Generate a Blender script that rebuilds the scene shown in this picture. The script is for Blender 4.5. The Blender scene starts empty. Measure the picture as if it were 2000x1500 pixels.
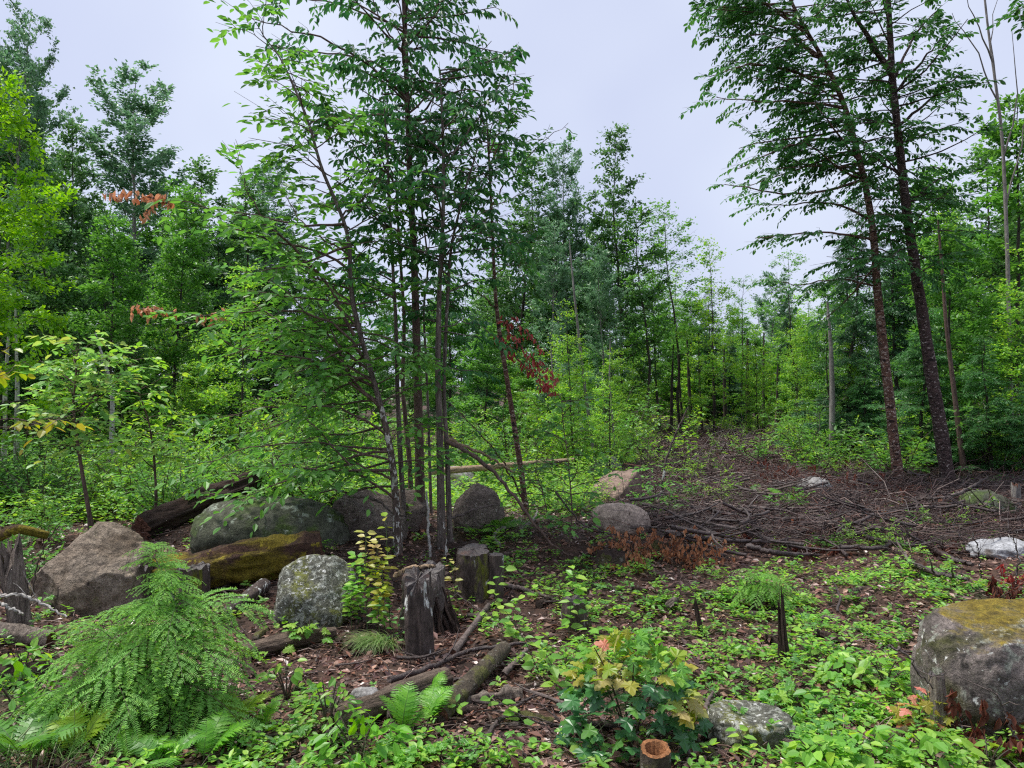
import bpy, math, random
import numpy as np
from mathutils import Vector, Matrix
R = math.radians
rng = np.random.default_rng(7)
random.seed(7)

# ------------------------------------------------------------------ camera, world, sun
scene = bpy.context.scene
C = scene.collection
FPX, CAMZ, PITCH = 1483.0, 1.6, R(1.5)
cam_d = bpy.data.cameras.new('camera')
cam_d.sensor_width = 36.0
cam_d.lens = 36.0 * FPX / 2000.0
cam_d.clip_start = 0.05
cam_d.clip_end = 2000
cam = bpy.data.objects.new('camera', cam_d)
cam.location = (0, 0, CAMZ)
cam.rotation_euler = (R(90) + PITCH, 0, 0)
C.objects.link(cam)
scene.camera = cam

SUN_EL, SUN_AZ = R(68), R(-75)
world = bpy.data.worlds.new('World')
scene.world = world
world.use_nodes = True
wn, wl = world.node_tree.nodes, world.node_tree.links
wn.clear()
wo = wn.new('ShaderNodeOutputWorld')
wb = wn.new('ShaderNodeBackground')
wb.inputs['Strength'].default_value = 0.10
sky = wn.new('ShaderNodeTexSky')
sky.sky_type = 'NISHITA'
sky.sun_disc = False
sky.sun_elevation = SUN_EL
sky.sun_rotation = SUN_AZ % (2 * math.pi)
sky.air_density = 1.0
sky.dust_density = 2.0
wm = wn.new('ShaderNodeMixRGB')
wm.inputs['Fac'].default_value = 0.94           # a closed layer of pale cloud under the clear sky
tc = wn.new('ShaderNodeTexCoord')
wz = wn.new('ShaderNodeTexNoise')
wz.inputs['Scale'].default_value = 2.2
wz.inputs['Detail'].default_value = 3
wr = wn.new('ShaderNodeValToRGB')
wr.color_ramp.elements[0].position = 0.3
wr.color_ramp.elements[0].color = (1.68, 1.82, 2.46, 1)
wr.color_ramp.elements[1].position = 0.7
wr.color_ramp.elements[1].color = (2.25, 2.42, 2.86, 1)
wl.new(tc.outputs['Generated'], wz.inputs['Vector'])
wl.new(wz.outputs['Fac'], wr.inputs['Fac'])
wl.new(sky.outputs['Color'], wm.inputs['Color1'])
wl.new(wr.outputs['Color'], wm.inputs['Color2'])
wl.new(wm.outputs['Color'], wb.inputs['Color'])
wl.new(wb.outputs['Background'], wo.inputs['Surface'])

sun_d = bpy.data.lights.new('sun', 'SUN')
sun_d.energy = 1.5
sun_d.angle = R(14)
sun_d.color = (1.0, 0.965, 0.9)
sun = bpy.data.objects.new('sun', sun_d)
sun.rotation_euler = (-(R(90) - SUN_EL), 0, -SUN_AZ)
C.objects.link(sun)

scene.view_settings.view_transform = 'Standard'
scene.view_settings.look = 'None'
scene.view_settings.gamma = 1
scene.view_settings.exposure = 1.78
scene.view_settings.use_curve_mapping = False
scene.render.engine = 'CYCLES'
cy = scene.cycles
cy.max_bounces = 6
cy.diffuse_bounces = 3
cy.glossy_bounces = 2
cy.transmission_bounces = 4
cy.transparent_max_bounces = 4
cy.caustics_reflective = False
cy.caustics_refractive = False
cy.use_denoising = False
cy.filter_width = 1.2
cy.sample_clamp_indirect = 4.0

# ------------------------------------------------------------------ numeric helpers
def _h(ix, iy, iz, seed):
    n = (ix.astype(np.int64) * 374761393 + iy.astype(np.int64) * 668265263 + iz.astype(np.int64) * 2147483647 + seed * 1274126177) & 0xffffffff
    n = ((n ^ (n >> 13)) * 1274126177) & 0xffffffff
    n = ((n ^ (n >> 16)) * 2246822519) & 0xffffffff
    return ((n ^ (n >> 15)) & 0xffffff) / float(0xffffff) * 2 - 1
def noise3(p, seed=0):
    p = np.asarray(p, float)
    i = np.floor(p).astype(np.int64)
    f = p - i
    f = f * f * f * (f * (f * 6 - 15) + 10)
    x, y, z = i[..., 0], i[..., 1], i[..., 2]
    fx, fy, fz = f[..., 0], f[..., 1], f[..., 2]
    def L(a, b, t): return a + (b - a) * t
    return L(L(L(_h(x, y, z, seed), _h(x+1, y, z, seed), fx), L(_h(x, y+1, z, seed), _h(x+1, y+1, z, seed), fx), fy),
             L(L(_h(x, y, z+1, seed), _h(x+1, y, z+1, seed), fx), L(_h(x, y+1, z+1, seed), _h(x+1, y+1, z+1, seed), fx), fy), fz)
def fbm(p, octv=4, seed=0, gain=0.5):
    p = np.asarray(p, float); s = 0; a = 1.0
    for k in range(octv):
        s = s + a * noise3(p + 17.3 * k, seed + k); p = p * 2.03; a *= gain
    return s
def n2(x, y, s, seed=0):
    x = np.asarray(x, float); y = np.asarray(y, float)
    x, y = np.broadcast_arrays(x, y)
    return noise3(np.stack([x / s, y / s, np.full_like(x, seed * 3.7)], -1), seed)

def height(x, y):
    x = np.asarray(x, float); y = np.asarray(y, float)
    z = 0.16 * n2(x, y, 4.5, 1) + 0.07 * n2(x, y, 1.7, 2) + 0.048 * n2(x, y, 0.6, 3) + 0.024 * n2(x, y, 0.24, 4)
    z = z * np.clip(y / 6.0, 0.35, 1.0)
    z = z + 0.22 * np.exp(-(((x + 1.5) / 3.5) ** 2 + ((y - 8.6) / 1.5) ** 2))          # rise the boulders sit on
    z = z + 0.05 * np.exp(-(((x - 5.5) / 3.5) ** 2 + ((y - 12.5) / 2.2) ** 2))         # brash heap
    tx = x - (2.3 + 0.19 * y)                                                          # skid trail with two ruts
    for o in (-0.75, 0.75):
        z = z - 0.09 * np.exp(-((tx - o) / 0.28) ** 2) * np.clip((y - 3) / 3, 0, 1)
    z = z + 0.05 * np.exp(-(tx / 0.45) ** 2)
    bz = np.exp(-(((x - 5.8) / 4.2) ** 2 + ((y - 11.5) / 3.0) ** 2)); z = z + bz * (.08 * n2(x, y, .9, 8) + .05 * n2(x, y, .4, 9))
    z = z + 0.033 * np.clip(y - 10, 0, 24) + 0.010 * np.clip(y - 34, 0, 60) + 0.14 * n2(x, y, 14, 5) * np.clip((y - 14) / 20, 0, 1)
    z = z + 9.0 * np.clip((np.hypot(x, y) - 90) / 300, 0, 1) ** 1.5
    return z
H0 = float(height(np.array(0.), np.array(3.5)))
def hz(x, y): return float(height(np.array(float(x)), np.array(float(y)))) 

cP, sP = math.cos(PITCH), math.sin(PITCH)
def P(px, py, Y):
    a = (px - 1000) / FPX; b = -(py - 750) / FPX
    y = cP - sP * b; z = sP + cP * b
    return np.array([a / y * Y, Y, CAMZ + z / y * Y])
def G(px, py):
    Y = np.concatenate([np.arange(2.2, 20, 0.02), np.arange(20, 160, 0.2)])
    a = (px - 1000) / FPX; b = -(py - 750) / FPX
    y = cP - sP * b; z = sP + cP * b
    X = a / y * Y; Z = CAMZ + z / y * Y
    below = Z < height(X, Y)
    k = int(np.argmax(below)) if below.any() else len(Y) - 1
    return np.array([X[k], Y[k], hz(X[k], Y[k])])
def project(p):
    p = np.atleast_2d(p)
    dy = p[:, 1]; dz = p[:, 2] - CAMZ
    f = dy * cP + dz * sP; u = -dy * sP + dz * cP
    return np.stack([1000 + FPX * p[:, 0] / f, 750 - FPX * u / f], -1)
def unit(v):
    v = np.asarray(v, float)
    return v / np.maximum(np.linalg.norm(v, axis=-1, keepdims=True), 1e-9)
def frames(d, n):
    x = unit(d); z = n - (n * x).sum(-1, keepdims=True) * x
    z = unit(z); y = np.cross(z, x)
    return np.stack([x, y, z], -1)            # columns are the axes

# ------------------------------------------------------------------ mesh assembly
class Geo:
    def __init__(s): s.V = []; s.F = []; s.M = []; s.Rn = []; s.n = 0; s.S = []
    def add(s, V, F, rnd=0.0, mat=0, smooth=False):
        V = np.asarray(V, np.float32).reshape(-1, 3); F = np.asarray(F, np.int32)
        s.V.append(V); s.F.append(F + s.n); s.M.append(np.full(len(F), mat, np.int32))
        s.S.append(np.full(len(F), smooth, bool))
        s.Rn.append(np.broadcast_to(np.asarray(rnd, np.float32), (len(V),)).copy()); s.n += len(V)
    def inst(s, T, pos, A, rnd=0.0, mat=0, smooth=False):
        """T = (V, F) template, pos (N,3), A (N,3,3)"""
        V, F = T
        N = len(pos)
        if N == 0: return
        W = np.einsum('nij,vj->nvi', A, V) + pos[:, None, :]
        FF = F[None] + (np.arange(N) * len(V))[:, None, None]
        r = np.broadcast_to(np.asarray(rnd, float), (N,))
        s.add(W.reshape(-1, 3), FF.reshape(-1, F.shape[1]), np.repeat(r, len(V)), mat, smooth)
    def tube(s, pts, rad, sides=6, mat=0, cap=True, rnd=0.5, lump=0.0, seed=0, flute=0.0):
        pts = np.asarray(pts, float); n = len(pts)
        rad = np.broadcast_to(np.asarray(rad, float), (n,))
        t = unit(np.gradient(pts, axis=0))
        up = np.array([0, 0, 1.]) if abs(t[0, 2]) < 0.9 else np.array([1., 0, 0])
        A = frames(t, np.broadcast_to(up, (n, 3)).copy())
        ang = np.linspace(0, 2 * np.pi, sides, endpoint=False)
        rr = rad[:, None] * np.ones(sides)
        if lump or flute:
            L = np.concatenate([[0], np.cumsum(np.linalg.norm(np.diff(pts, axis=0), axis=1))])
            q = np.stack([np.cos(ang)[None] * 1.3 + 0 * L[:, None], np.sin(ang)[None] * 1.3 + 0 * L[:, None], L[:, None] * 2.2 + 0 * ang[None]], -1)
            if lump: rr = rr * (1 + lump * fbm(q, 4, seed))
            if flute:
                q2 = q * np.array([4.5, 4.5, 0.7]); rr = rr * (1 + flute * (-np.abs(fbm(q2, 3, seed + 9))))
        V = pts[:, None] + rr[..., None] * (np.cos(ang)[None, :, None] * A[:, None, :, 1] + np.sin(ang)[None, :, None] * A[:, None, :, 2])
        i = np.arange(n - 1)[:, None]; j = np.arange(sides)[None]; j2 = (j + 1) % sides
        F = np.stack([i * sides + j, i * sides + j2, (i + 1) * sides + j2, (i + 1) * sides + j], -1).reshape(-1, 4)
        s.add(V.reshape(-1, 3), F, rnd, mat, True)
        if cap:
            for e, o in ((0, -1), (n - 1, 1)):
                ring = V[e]; c = pts[e]
                k = np.arange(sides)
                tri = np.stack([np.full(sides, sides), k, (k + 1) % sides], -1) if o > 0 else np.stack([np.full(sides, sides), (k + 1) % sides, k], -1)
                s.add(np.vstack([ring, c]), tri, rnd, mat)
        return V
    def build(s, name, mats, parent=None, loc=None, link=True):
        me = bpy.data.meshes.new(name)
        if s.n:
            V = np.concatenate(s.V)
            if loc is not None: V = V - np.asarray(loc, np.float32)
            tot = np.concatenate([np.full(len(f), f.shape[1], np.int32) for f in s.F])
            lp = np.concatenate([f.ravel() for f in s.F])
            me.vertices.add(len(V)); me.vertices.foreach_set('co', V.astype(np.float32).ravel())
            me.loops.add(len(lp)); me.loops.foreach_set('vertex_index', lp)
            me.polygons.add(len(tot))
            st = np.concatenate([[0], np.cumsum(tot)[:-1]]).astype(np.int32)
            me.polygons.foreach_set('loop_start', st); me.polygons.foreach_set('loop_total', tot)
            me.polygons.foreach_set('material_index', np.concatenate(s.M))
            me.polygons.foreach_set('use_smooth', np.concatenate(s.S))
            at = me.attributes.new('rnd', 'FLOAT', 'POINT'); at.data.foreach_set('value', np.concatenate(s.Rn))
            me.update(calc_edges=True); me.validate()
        for m in (mats if isinstance(mats, (list, tuple)) else [mats]): me.materials.append(m)
        if not link: return me
        return obj(name, me, parent)
def obj(name, me, parent=None, mw=None):
    o = bpy.data.objects.new(name, me); C.objects.link(o)
    if parent is not None: o.parent = parent
    if mw is not None: o.matrix_basis = mw
    return o
def tag(o, label=None, cat=None, group=None, kind=None):
    if label: o['label'] = label
    if cat: o['category'] = cat
    if group: o['group'] = group
    if kind: o['kind'] = kind
    return o
def empty(name, loc, label, cat, group=None):
    o = bpy.data.objects.new(name, None); C.objects.link(o)
    o.location = [float(v) for v in loc]; o.empty_display_size = 0.1
    return tag(o, label, cat, group)
def copy_thing(src, loc, rz=0.0, s=1.0, label=None, group=None, tilt=(0, 0)):
    c = src.copy(); C.objects.link(c)
    c.location = [float(v) for v in loc]; c.rotation_euler = (tilt[0], tilt[1], rz)
    c.scale = (s, s, s) if not isinstance(s, (tuple, list)) else s
    if label: c['label'] = label
    if group: c['group'] = group
    for ch in src.children:
        d = ch.copy(); C.objects.link(d); d.parent = c
        for g in ch.children:
            e = g.copy(); C.objects.link(e); e.parent = d
    return c
def mat4(A, p):
    M = Matrix.Identity(4)
    for i in range(3):
        for j in range(3): M[i][j] = float(A[i, j])
        M[i][3] = float(p[i])
    return M

# ------------------------------------------------------------------ materials
def new_mat(name):
    m = bpy.data.materials.new(name); m.use_nodes = True
    nt = m.node_tree; nt.nodes.clear()
    return m, nt.nodes, nt.links
def ramp(N, cols, pos=None, interp='LINEAR'):
    r = N.new('ShaderNodeValToRGB'); e = r.color_ramp.elements; r.color_ramp.interpolation = interp
    n = len(cols)
    pos = pos or [i / (n - 1) for i in range(n)]
    while len(e) < n: e.new(0.5)
    for i in range(n): e[i].position = pos[i]; e[i].color = (*cols[i], 1)
    return r
def tex(N, L, kind, vec, scale, detail=4, rough=0.6, dist=0.0):
    t = N.new('ShaderNodeTex' + kind)
    if 'Scale' in t.inputs: t.inputs['Scale'].default_value = scale
    if kind == 'Noise':
        t.inputs['Detail'].default_value = detail; t.inputs['Roughness'].default_value = rough; t.inputs['Distortion'].default_value = dist
    if vec is not None: L.new(vec, t.inputs['Vector'])
    return t
def math_(N, L, op, a, b=None, clamp=False):
    m = N.new('ShaderNodeMath'); m.operation = op; m.use_clamp = clamp
    for k, v in ((0, a), (1, b)):
        if v is None: continue
        if isinstance(v, (int, float)): m.inputs[k].default_value = v
        else: L.new(v, m.inputs[k])
    return m.outputs[0]
def leaf_mat(name, cols, trans=0.35, rough=0.42, spec=0.45, pos=None):
    m, N, L = new_mat(name)
    a = N.new('ShaderNodeAttribute'); a.attribute_name = 'rnd'
    oi = N.new('ShaderNodeObjectInfo')
    f = math_(N, L, 'FRACT', math_(N, L, 'ADD', a.outputs['Fac'], math_(N, L, 'MULTIPLY', oi.outputs['Random'], 0.998)))
    r = ramp(N, cols, pos); L.new(f, r.inputs['Fac'])
    geo = N.new('ShaderNodeNewGeometry')
    nz = tex(N, L, 'Noise', geo.outputs['Position'], 1.1, 2)
    v = math_(N, L, 'ADD', math_(N, L, 'MULTIPLY', nz.outputs['Fac'], 0.9), 0.55)
    hs = N.new('ShaderNodeHueSaturation'); L.new(r.outputs['Color'], hs.inputs['Color']); L.new(v, hs.inputs['Value'])
    p = N.new('ShaderNodeBsdfPrincipled'); L.new(hs.outputs['Color'], p.inputs['Base Color'])
    p.inputs['Roughness'].default_value = rough; p.inputs['Specular IOR Level'].default_value = spec
    tr = N.new('ShaderNodeBsdfTranslucent')
    h2 = N.new('ShaderNodeHueSaturation'); h2.inputs['Hue'].default_value = 0.485; h2.inputs['Saturation'].default_value = 1.1; h2.inputs['Value'].default_value = 1.6
    L.new(hs.outputs['Color'], h2.inputs['Color']); L.new(h2.outputs['Color'], tr.inputs['Color'])
    mx = N.new('ShaderNodeMixShader'); mx.inputs['Fac'].default_value = trans
    L.new(p.outputs[0], mx.inputs[1]); L.new(tr.outputs[0], mx.inputs[2])
    o = N.new('ShaderNodeOutputMaterial'); L.new(mx.outputs[0], o.inputs['Surface'])
    return m
def surf_mat(name, base, layers=(), rough=0.85, bump=0.5, bscale=30, stretch=(1, 1, 1), cscale=3.0, bdist=0.02, spec=0.3, up_moss=None, grain=70):
    """base = ramp colours over a noise; layers = (colour, noise scale, threshold, width, stretch); up_moss = (colours, how steep, scale)"""
    m, N, L = new_mat(name)
    tcd = N.new('ShaderNodeTexCoord')
    mp = N.new('ShaderNodeMapping'); mp.inputs['Scale'].default_value = stretch; L.new(tcd.outputs['Object'], mp.inputs['Vector'])
    n1 = tex(N, L, 'Noise', mp.outputs[0], cscale, 8, 0.68, 0.3)
    r = ramp(N, base, [0.25 + 0.5 * i / (len(base) - 1) for i in range(len(base))]); L.new(n1.outputs['Fac'], r.inputs['Fac'])
    col = r.outputs['Color']
    hgt = n1.outputs['Fac']
    for (lc, ls, th, wd, st) in layers:
        mq = N.new('ShaderNodeMapping'); mq.inputs['Scale'].default_value = st; mq.inputs['Location'].default_value = (ls, th * 9, 1.3); L.new(tcd.outputs['Object'], mq.inputs['Vector'])
        nn = tex(N, L, 'Noise', mq.outputs[0], ls, 5, 0.62, 0.4)
        mr = N.new('ShaderNodeMapRange'); mr.inputs['From Min'].default_value = th; mr.inputs['From Max'].default_value = th + wd; L.new(nn.outputs['Fac'], mr.inputs['Value'])
        mx = N.new('ShaderNodeMixRGB'); L.new(mr.outputs[0], mx.inputs['Fac']); L.new(col, mx.inputs['Color1']); mx.inputs['Color2'].default_value = (*lc, 1)
        col = mx.outputs['Color']
    if up_moss:
        mc, lo, sc = up_moss
        g = N.new('ShaderNodeNewGeometry'); sx = N.new('ShaderNodeSeparateXYZ'); L.new(g.outputs['Normal'], sx.inputs[0])
        nn = tex(N, L, 'Noise', tcd.outputs['Object'], sc, 6, 0.7)
        v = math_(N, L, 'ADD', sx.outputs['Z'], math_(N, L, 'MULTIPLY', nn.outputs['Fac'], 1.4))
        mr = N.new('ShaderNodeMapRange'); mr.inputs['From Min'].default_value = lo + 0.7; mr.inputs['From Max'].default_value = lo + 0.95; L.new(v, mr.inputs['Value'])
        n5 = tex(N, L, 'Noise', tcd.outputs['Object'], 14, 5, 0.7); rm = ramp(N, mc, [0.3 + 0.4 * i / (len(mc) - 1) for i in range(len(mc))]); L.new(n5.outputs['Fac'], rm.inputs['Fac'])
        mx = N.new('ShaderNodeMixRGB'); L.new(mr.outputs[0], mx.inputs['Fac']); L.new(col, mx.inputs['Color1']); L.new(rm.outputs['Color'], mx.inputs['Color2'])
        col = mx.outputs['Color']
    gn = tex(N, L, 'Noise', mp.outputs[0], grain, 4, 0.75)
    gm = tex(N, L, 'Noise', mp.outputs[0], grain * .22, 5, 0.7)
    gv = math_(N, L, 'MULTIPLY', math_(N, L, 'ADD', math_(N, L, 'MULTIPLY', gn.outputs['Fac'], 2.6), -.30), math_(N, L, 'ADD', math_(N, L, 'MULTIPLY', gm.outputs['Fac'], 2.4), -.20))
    gh = N.new('ShaderNodeHueSaturation'); L.new(gv, gh.inputs['Value']); L.new(col, gh.inputs['Color']); col = gh.outputs['Color']
    p = N.new('ShaderNodeBsdfPrincipled'); L.new(col, p.inputs['Base Color'])
    p.inputs['Roughness'].default_value = rough; p.inputs['Specular IOR Level'].default_value = spec
    nb = tex(N, L, 'Noise', mp.outputs[0], bscale, 9, 0.72, 0.2)
    hh = math_(N, L, 'ADD', nb.outputs['Fac'], math_(N, L, 'MULTIPLY', hgt, 1.5))
    b = N.new('ShaderNodeBump'); b.inputs['Strength'].default_value = bump; b.inputs['Distance'].default_value = bdist
    L.new(hh, b.inputs['Height']); L.new(b.outputs[0], p.inputs['Normal'])
    o = N.new('ShaderNodeOutputMaterial'); L.new(p.outputs[0], o.inputs['Surface'])
    return m

M = {}
M['leaf_cherry'] = leaf_mat('leaf cherry', [(.033, .12, .050), (.05, .17, .055), (.075, .23, .055), (.04, .135, .055)])
M['leaf_front'] = leaf_mat('leaf front', [(.07, .21, .05), (.12, .32, .06), (.17, .41, .07), (.09, .25, .055)], 0.42)
M['leaf_pale'] = leaf_mat('leaf pale', [(.14, .33, .08), (.20, .43, .10), (.27, .50, .13), (.38, .46, .10)], 0.42)
M['leaf_birch'] = leaf_mat('leaf birch', [(.035, .13, .040), (.055, .18, .045), (.08, .24, .05), (.045, .15, .045)])
M['leaf_maple'] = leaf_mat('leaf maple', [(.075, .21, .045), (.11, .29, .05), (.15, .36, .06), (.09, .24, .05)], 0.4)
M['leaf_lime'] = leaf_mat('leaf lime', [(.14, .34, .035), (.20, .43, .04), (.26, .49, .05), (.16, .36, .035)], 0.45)
M['leaf_fresh'] = leaf_mat('leaf fresh', [(.10, .27, .045), (.20, .45, .06), (.15, .36, .05), (.28, .52, .07), (.36, .55, .08), (.12, .31, .06)], 0.45)
M['leaf_aspen'] = leaf_mat('leaf aspen', [(.10, .20, .11), (.14, .28, .15), (.19, .34, .18), (.11, .23, .10)], 0.35, 0.35, 0.6)
M['leaf_deep'] = leaf_mat('leaf deep', [(.07, .165, .055), (.09, .21, .065), (.12, .27, .07), (.075, .18, .06)])
M['needle_dark'] = leaf_mat('needle dark', [(.042, .12, .055), (.058, .155, .065), (.075, .19, .07), (.048, .13, .06)], 0.2, 0.5)
M['needle_near'] = leaf_mat('needle near', [(.15, .34, .07), (.20, .44, .09), (.17, .39, .08), (.27, .50, .09)], 0.35, 0.6, 0.25)
M['needle_tip'] = leaf_mat('needle tip', [(.28, .55, .10), (.34, .58, .10)], 0.35, 0.4)
M['needle_right'] = leaf_mat('needle right', [(.055, .17, .055), (.08, .23, .07), (.10, .28, .075), (.06, .19, .06)], 0.25, 0.45)
M['leaf_dark_maple'] = leaf_mat('leaf dark maple', [(.030, .11, .040), (.042, .15, .045), (.06, .20, .05), (.035, .125, .045)], 0.25, 0.35)
M['leaf_yellow'] = leaf_mat('leaf yellow', [(.22, .34, .025), (.32, .40, .04), (.42, .36, .06), (.2, .38, .03)], 0.4)
M['leaf_peach'] = leaf_mat('leaf peach', [(.42, .42, .12), (.50, .38, .16), (.36, .44, .08), (.52, .36, .20)], 0.4)
M['leaf_orange'] = leaf_mat('leaf orange', [(.50, .28, .08), (.55, .20, .09), (.40, .33, .06), (.58, .22, .14)], 0.35)
M['leaf_pink'] = leaf_mat('leaf pink', [(.60, .20, .16), (.62, .28, .18), (.55, .36, .10), (.60, .16, .16)], 0.35)
M['leaf_dead'] = leaf_mat('leaf dead', [(.42, .20, .10), (.54, .29, .16), (.32, .14, .07), (.47, .24, .13)], 0.25, 0.6)
M['leaf_red'] = leaf_mat('leaf red', [(.32, .065, .05), (.42, .10, .075), (.24, .045, .035), (.46, .13, .10)], 0.25, 0.5)
M['leaf_tan'] = leaf_mat('leaf tan', [(.50, .25, .12), (.62, .36, .20), (.40, .18, .09), (.55, .30, .15)], 0.3, 0.6)
M['leaf_rust'] = leaf_mat('leaf rust', [(.17, .06, .04), (.24, .09, .055), (.12, .04, .03), (.20, .07, .045)], 0.2, 0.5)
M['fern'] = leaf_mat('fern', [(.10, .30, .03), (.14, .37, .03), (.18, .42, .035), (.11, .32, .03)], 0.4)
M['fern_dark'] = leaf_mat('fern dark', [(.07, .21, .035), (.10, .27, .04), (.13, .32, .045), (.08, .23, .035)], 0.35)
M['fern_yellow'] = leaf_mat('fern yellow', [(.26, .44, .03), (.32, .46, .035)], 0.45)
M['litter'] = leaf_mat('litter', [(.06, .028, .024), (.16, .07, .05), (.26, .12, .08), (.09, .045, .038), (.42, .26, .19), (.07, .035, .03), (.20, .105, .085)], 0.05, 0.36, 0.6)
M['twig'] = leaf_mat('twig', [(.03, .018, .017), (.10, .06, .052), (.17, .105, .09), (.04, .025, .024), (.34, .25, .21), (.05, .032, .03), (.20, .10, .07)], 0.0, 0.6, 0.4)
M['twig_dark'] = leaf_mat('twig dark', [(.014, .008, .009), (.045, .024, .022), (.08, .043, .038), (.018, .011, .011), (.22, .15, .13), (.025, .014, .014), (.14, .055, .035)], 0.0, 0.45, 0.5)
M['stem_green'] = leaf_mat('stem green', [(.05, .09, .03), (.08, .12, .04)], 0.0, 0.6)
M['stem_brown'] = leaf_mat('stem brown', [(.05, .035, .025), (.07, .05, .035)], 0.0, 0.7)
M['grass'] = leaf_mat('grass', [(.10, .24, .05), (.16, .30, .07), (.24, .26, .12), (.12, .28, .05)], 0.3, 0.5)

M['soil'] = surf_mat('soil', [(.022, .013, .010), (.05, .028, .020), (.085, .045, .03), (.05, .032, .022)],
    layers=(((.035, .055, .015), 0.35, .56, .12, (1, 1, 1)),), rough=0.8, bump=0.9, bscale=22, cscale=2.2, bdist=0.04, spec=0.35)
M['bark_speck'] = surf_mat('bark speckled', [(.05, .035, .03), (.11, .08, .065), (.075, .055, .045)],
    layers=(((.50, .48, .44), 26, .53, .03, (1, 1, .6)), ((.30, .32, .24), 9, .60, .06, (1, 1, .6))), bump=0.8, bscale=30, stretch=(1, 1, .35), cscale=9, bdist=.012)
M['bark_brown'] = surf_mat('bark brown', [(.05, .034, .03), (.13, .085, .068), (.085, .056, .047)],
    layers=(((.20, .17, .15), 20, .64, .03, (1, 1, .5)),), bump=0.9, bscale=24, stretch=(1, 1, .3), cscale=8, bdist=.012)
M['bark_fissure'] = surf_mat('bark fissured', [(.04, .032, .027), (.20, .16, .14), (.095, .075, .065), (.25, .20, .17)],
    layers=(((.38, .38, .34), 22, .63, .03, (1, 1, .7)),), bump=1.0, bscale=26, stretch=(1.6, 1.6, .16), cscale=12, bdist=.02)
M['bark_orange'] = surf_mat('bark curling orange', [(.04, .024, .02), (.22, .115, .08), (.11, .058, .042), (.32, .21, .16)],
    layers=(((.52, .42, .35), 13, .56, .03, (1.3, 1.3, 2.6)), ((.03, .018, .017), 9, .56, .04, (1.2, 1.2, 2.2))), bump=1.0, bscale=12, stretch=(1.2, 1.2, 2.6), cscale=9, bdist=.04)
M['bark_curl'] = surf_mat('bark curling dark', [(.030, .02, .019), (.11, .07, .062), (.055, .035, .032), (.19, .14, .12)],
    layers=(((.46, .40, .36), 13, .59, .03, (1.3, 1.3, 2.6)), ((.025, .017, .016), 9, .56, .04, (1.2, 1.2, 2.2))), bump=1.0, bscale=12, stretch=(1.2, 1.2, 2.6), cscale=9, bdist=.04)
M['bark_far'] = surf_mat('bark far', [(.025, .02, .017), (.07, .055, .045)], bump=0.4, stretch=(1, 1, .3), cscale=5)
M['bark_white'] = surf_mat('bark white', [(.34, .32, .29), (.52, .50, .47)], layers=(((.05, .04, .035), 6, .58, .04, (1, 1, 2)),), bump=0.3, cscale=5)
M['bark_grey'] = surf_mat('bark grey', [(.10, .09, .08), (.24, .22, .20), (.15, .13, .12)], bump=0.6, stretch=(1, 1, .3), cscale=6)
M['rock_tan'] = surf_mat('rock tan', [(.11, .08, .055), (.22, .17, .125), (.32, .26, .20), (.17, .13, .09)],
    layers=(((.085, .058, .036), 2.1, .50, .14, (1, 1, .5)), ((.15, .14, .06), 3.1, .60, .08, (1, 1, 1)), ((.40, .35, .28), 2.6, .62, .1, (1, 1, 1.5)), ((.06, .045, .035), 9, .64, .04, (1, 1, .4))), bump=1.0, bscale=22, cscale=4.6, bdist=.05)
M['rock_lichen'] = surf_mat('rock lichen', [(.06, .06, .045), (.14, .14, .11), (.09, .092, .065)],
    layers=(((.17, .18, .05), 5, .50, .10, (1, 1, 1)), ((.34, .35, .30), 24, .52, .06, (1, 1, 1)), ((.62, .62, .58), 30, .60, .03, (1, 1, 1)), ((.05, .05, .04), 40, .60, .03, (1, 1, 1))), bump=1.0, bscale=40, cscale=5, bdist=.03)
M['rock_right'] = surf_mat('rock right', [(.055, .045, .042), (.13, .11, .10), (.21, .175, .16), (.08, .07, .055)],
    layers=(((.075, .075, .03), 2.2, .50, .10, (1, 1, 1)), ((.30, .31, .26), 8, .56, .06, (1, 1, 1)), ((.62, .62, .58), 17, .625, .02, (1, 1, 1)), ((.03, .026, .024), 5, .62, .05, (1, 1, 1))),
    bump=1.0, bscale=30, cscale=3.5, bdist=.03, up_moss=([(.09, .065, .010), (.22, .16, .02), (.14, .12, .02)], 0.72, 2.2))
M['rock_moss'] = surf_mat('rock mossy', [(.03, .035, .024), (.07, .075, .05), (.11, .11, .09)],
    layers=(((.055, .085, .02), 3.2, .50, .12, (1, 1, 1)), ((.24, .27, .22), 9, .60, .05, (1, 1, 1))), bump=0.9, bscale=26, cscale=4, bdist=.02)
M['rock_brown'] = surf_mat('rock brown', [(.05, .04, .034), (.13, .10, .085), (.20, .16, .135), (.08, .06, .05)],
    layers=(((.30, .28, .25), 24, .62, .04, (1, 1, 1)),), bump=1.0, bscale=26, cscale=4, stretch=(1, 1, 1.6), bdist=.03)
M['rock_pale'] = surf_mat('rock pale', [(.17, .125, .10), (.34, .27, .22), (.24, .185, .15)],
    layers=(((.14, .11, .09), 3.0, .60, .1, (1, 1, 1)), ((.16, .20, .08), 4.5, .63, .08, (1, 1, 1))), bump=0.6, bscale=26, cscale=4)
M['rock_pink'] = surf_mat('rock pinkish brown', [(.10, .07, .055), (.27, .19, .15), (.18, .13, .10), (.33, .25, .20)], layers=(((.05, .045, .035), 4, .58, .08, (1, 1, 1)),), bump=1.0, bscale=26, cscale=5, bdist=.03)
M['rock_white'] = surf_mat('rock white', [(.17, .172, .18), (.32, .325, .34), (.24, .245, .26)], layers=(((.12, .10, .09), 3.2, .60, .08, (1, 1, 1)),), bump=0.5, cscale=5)
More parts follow.
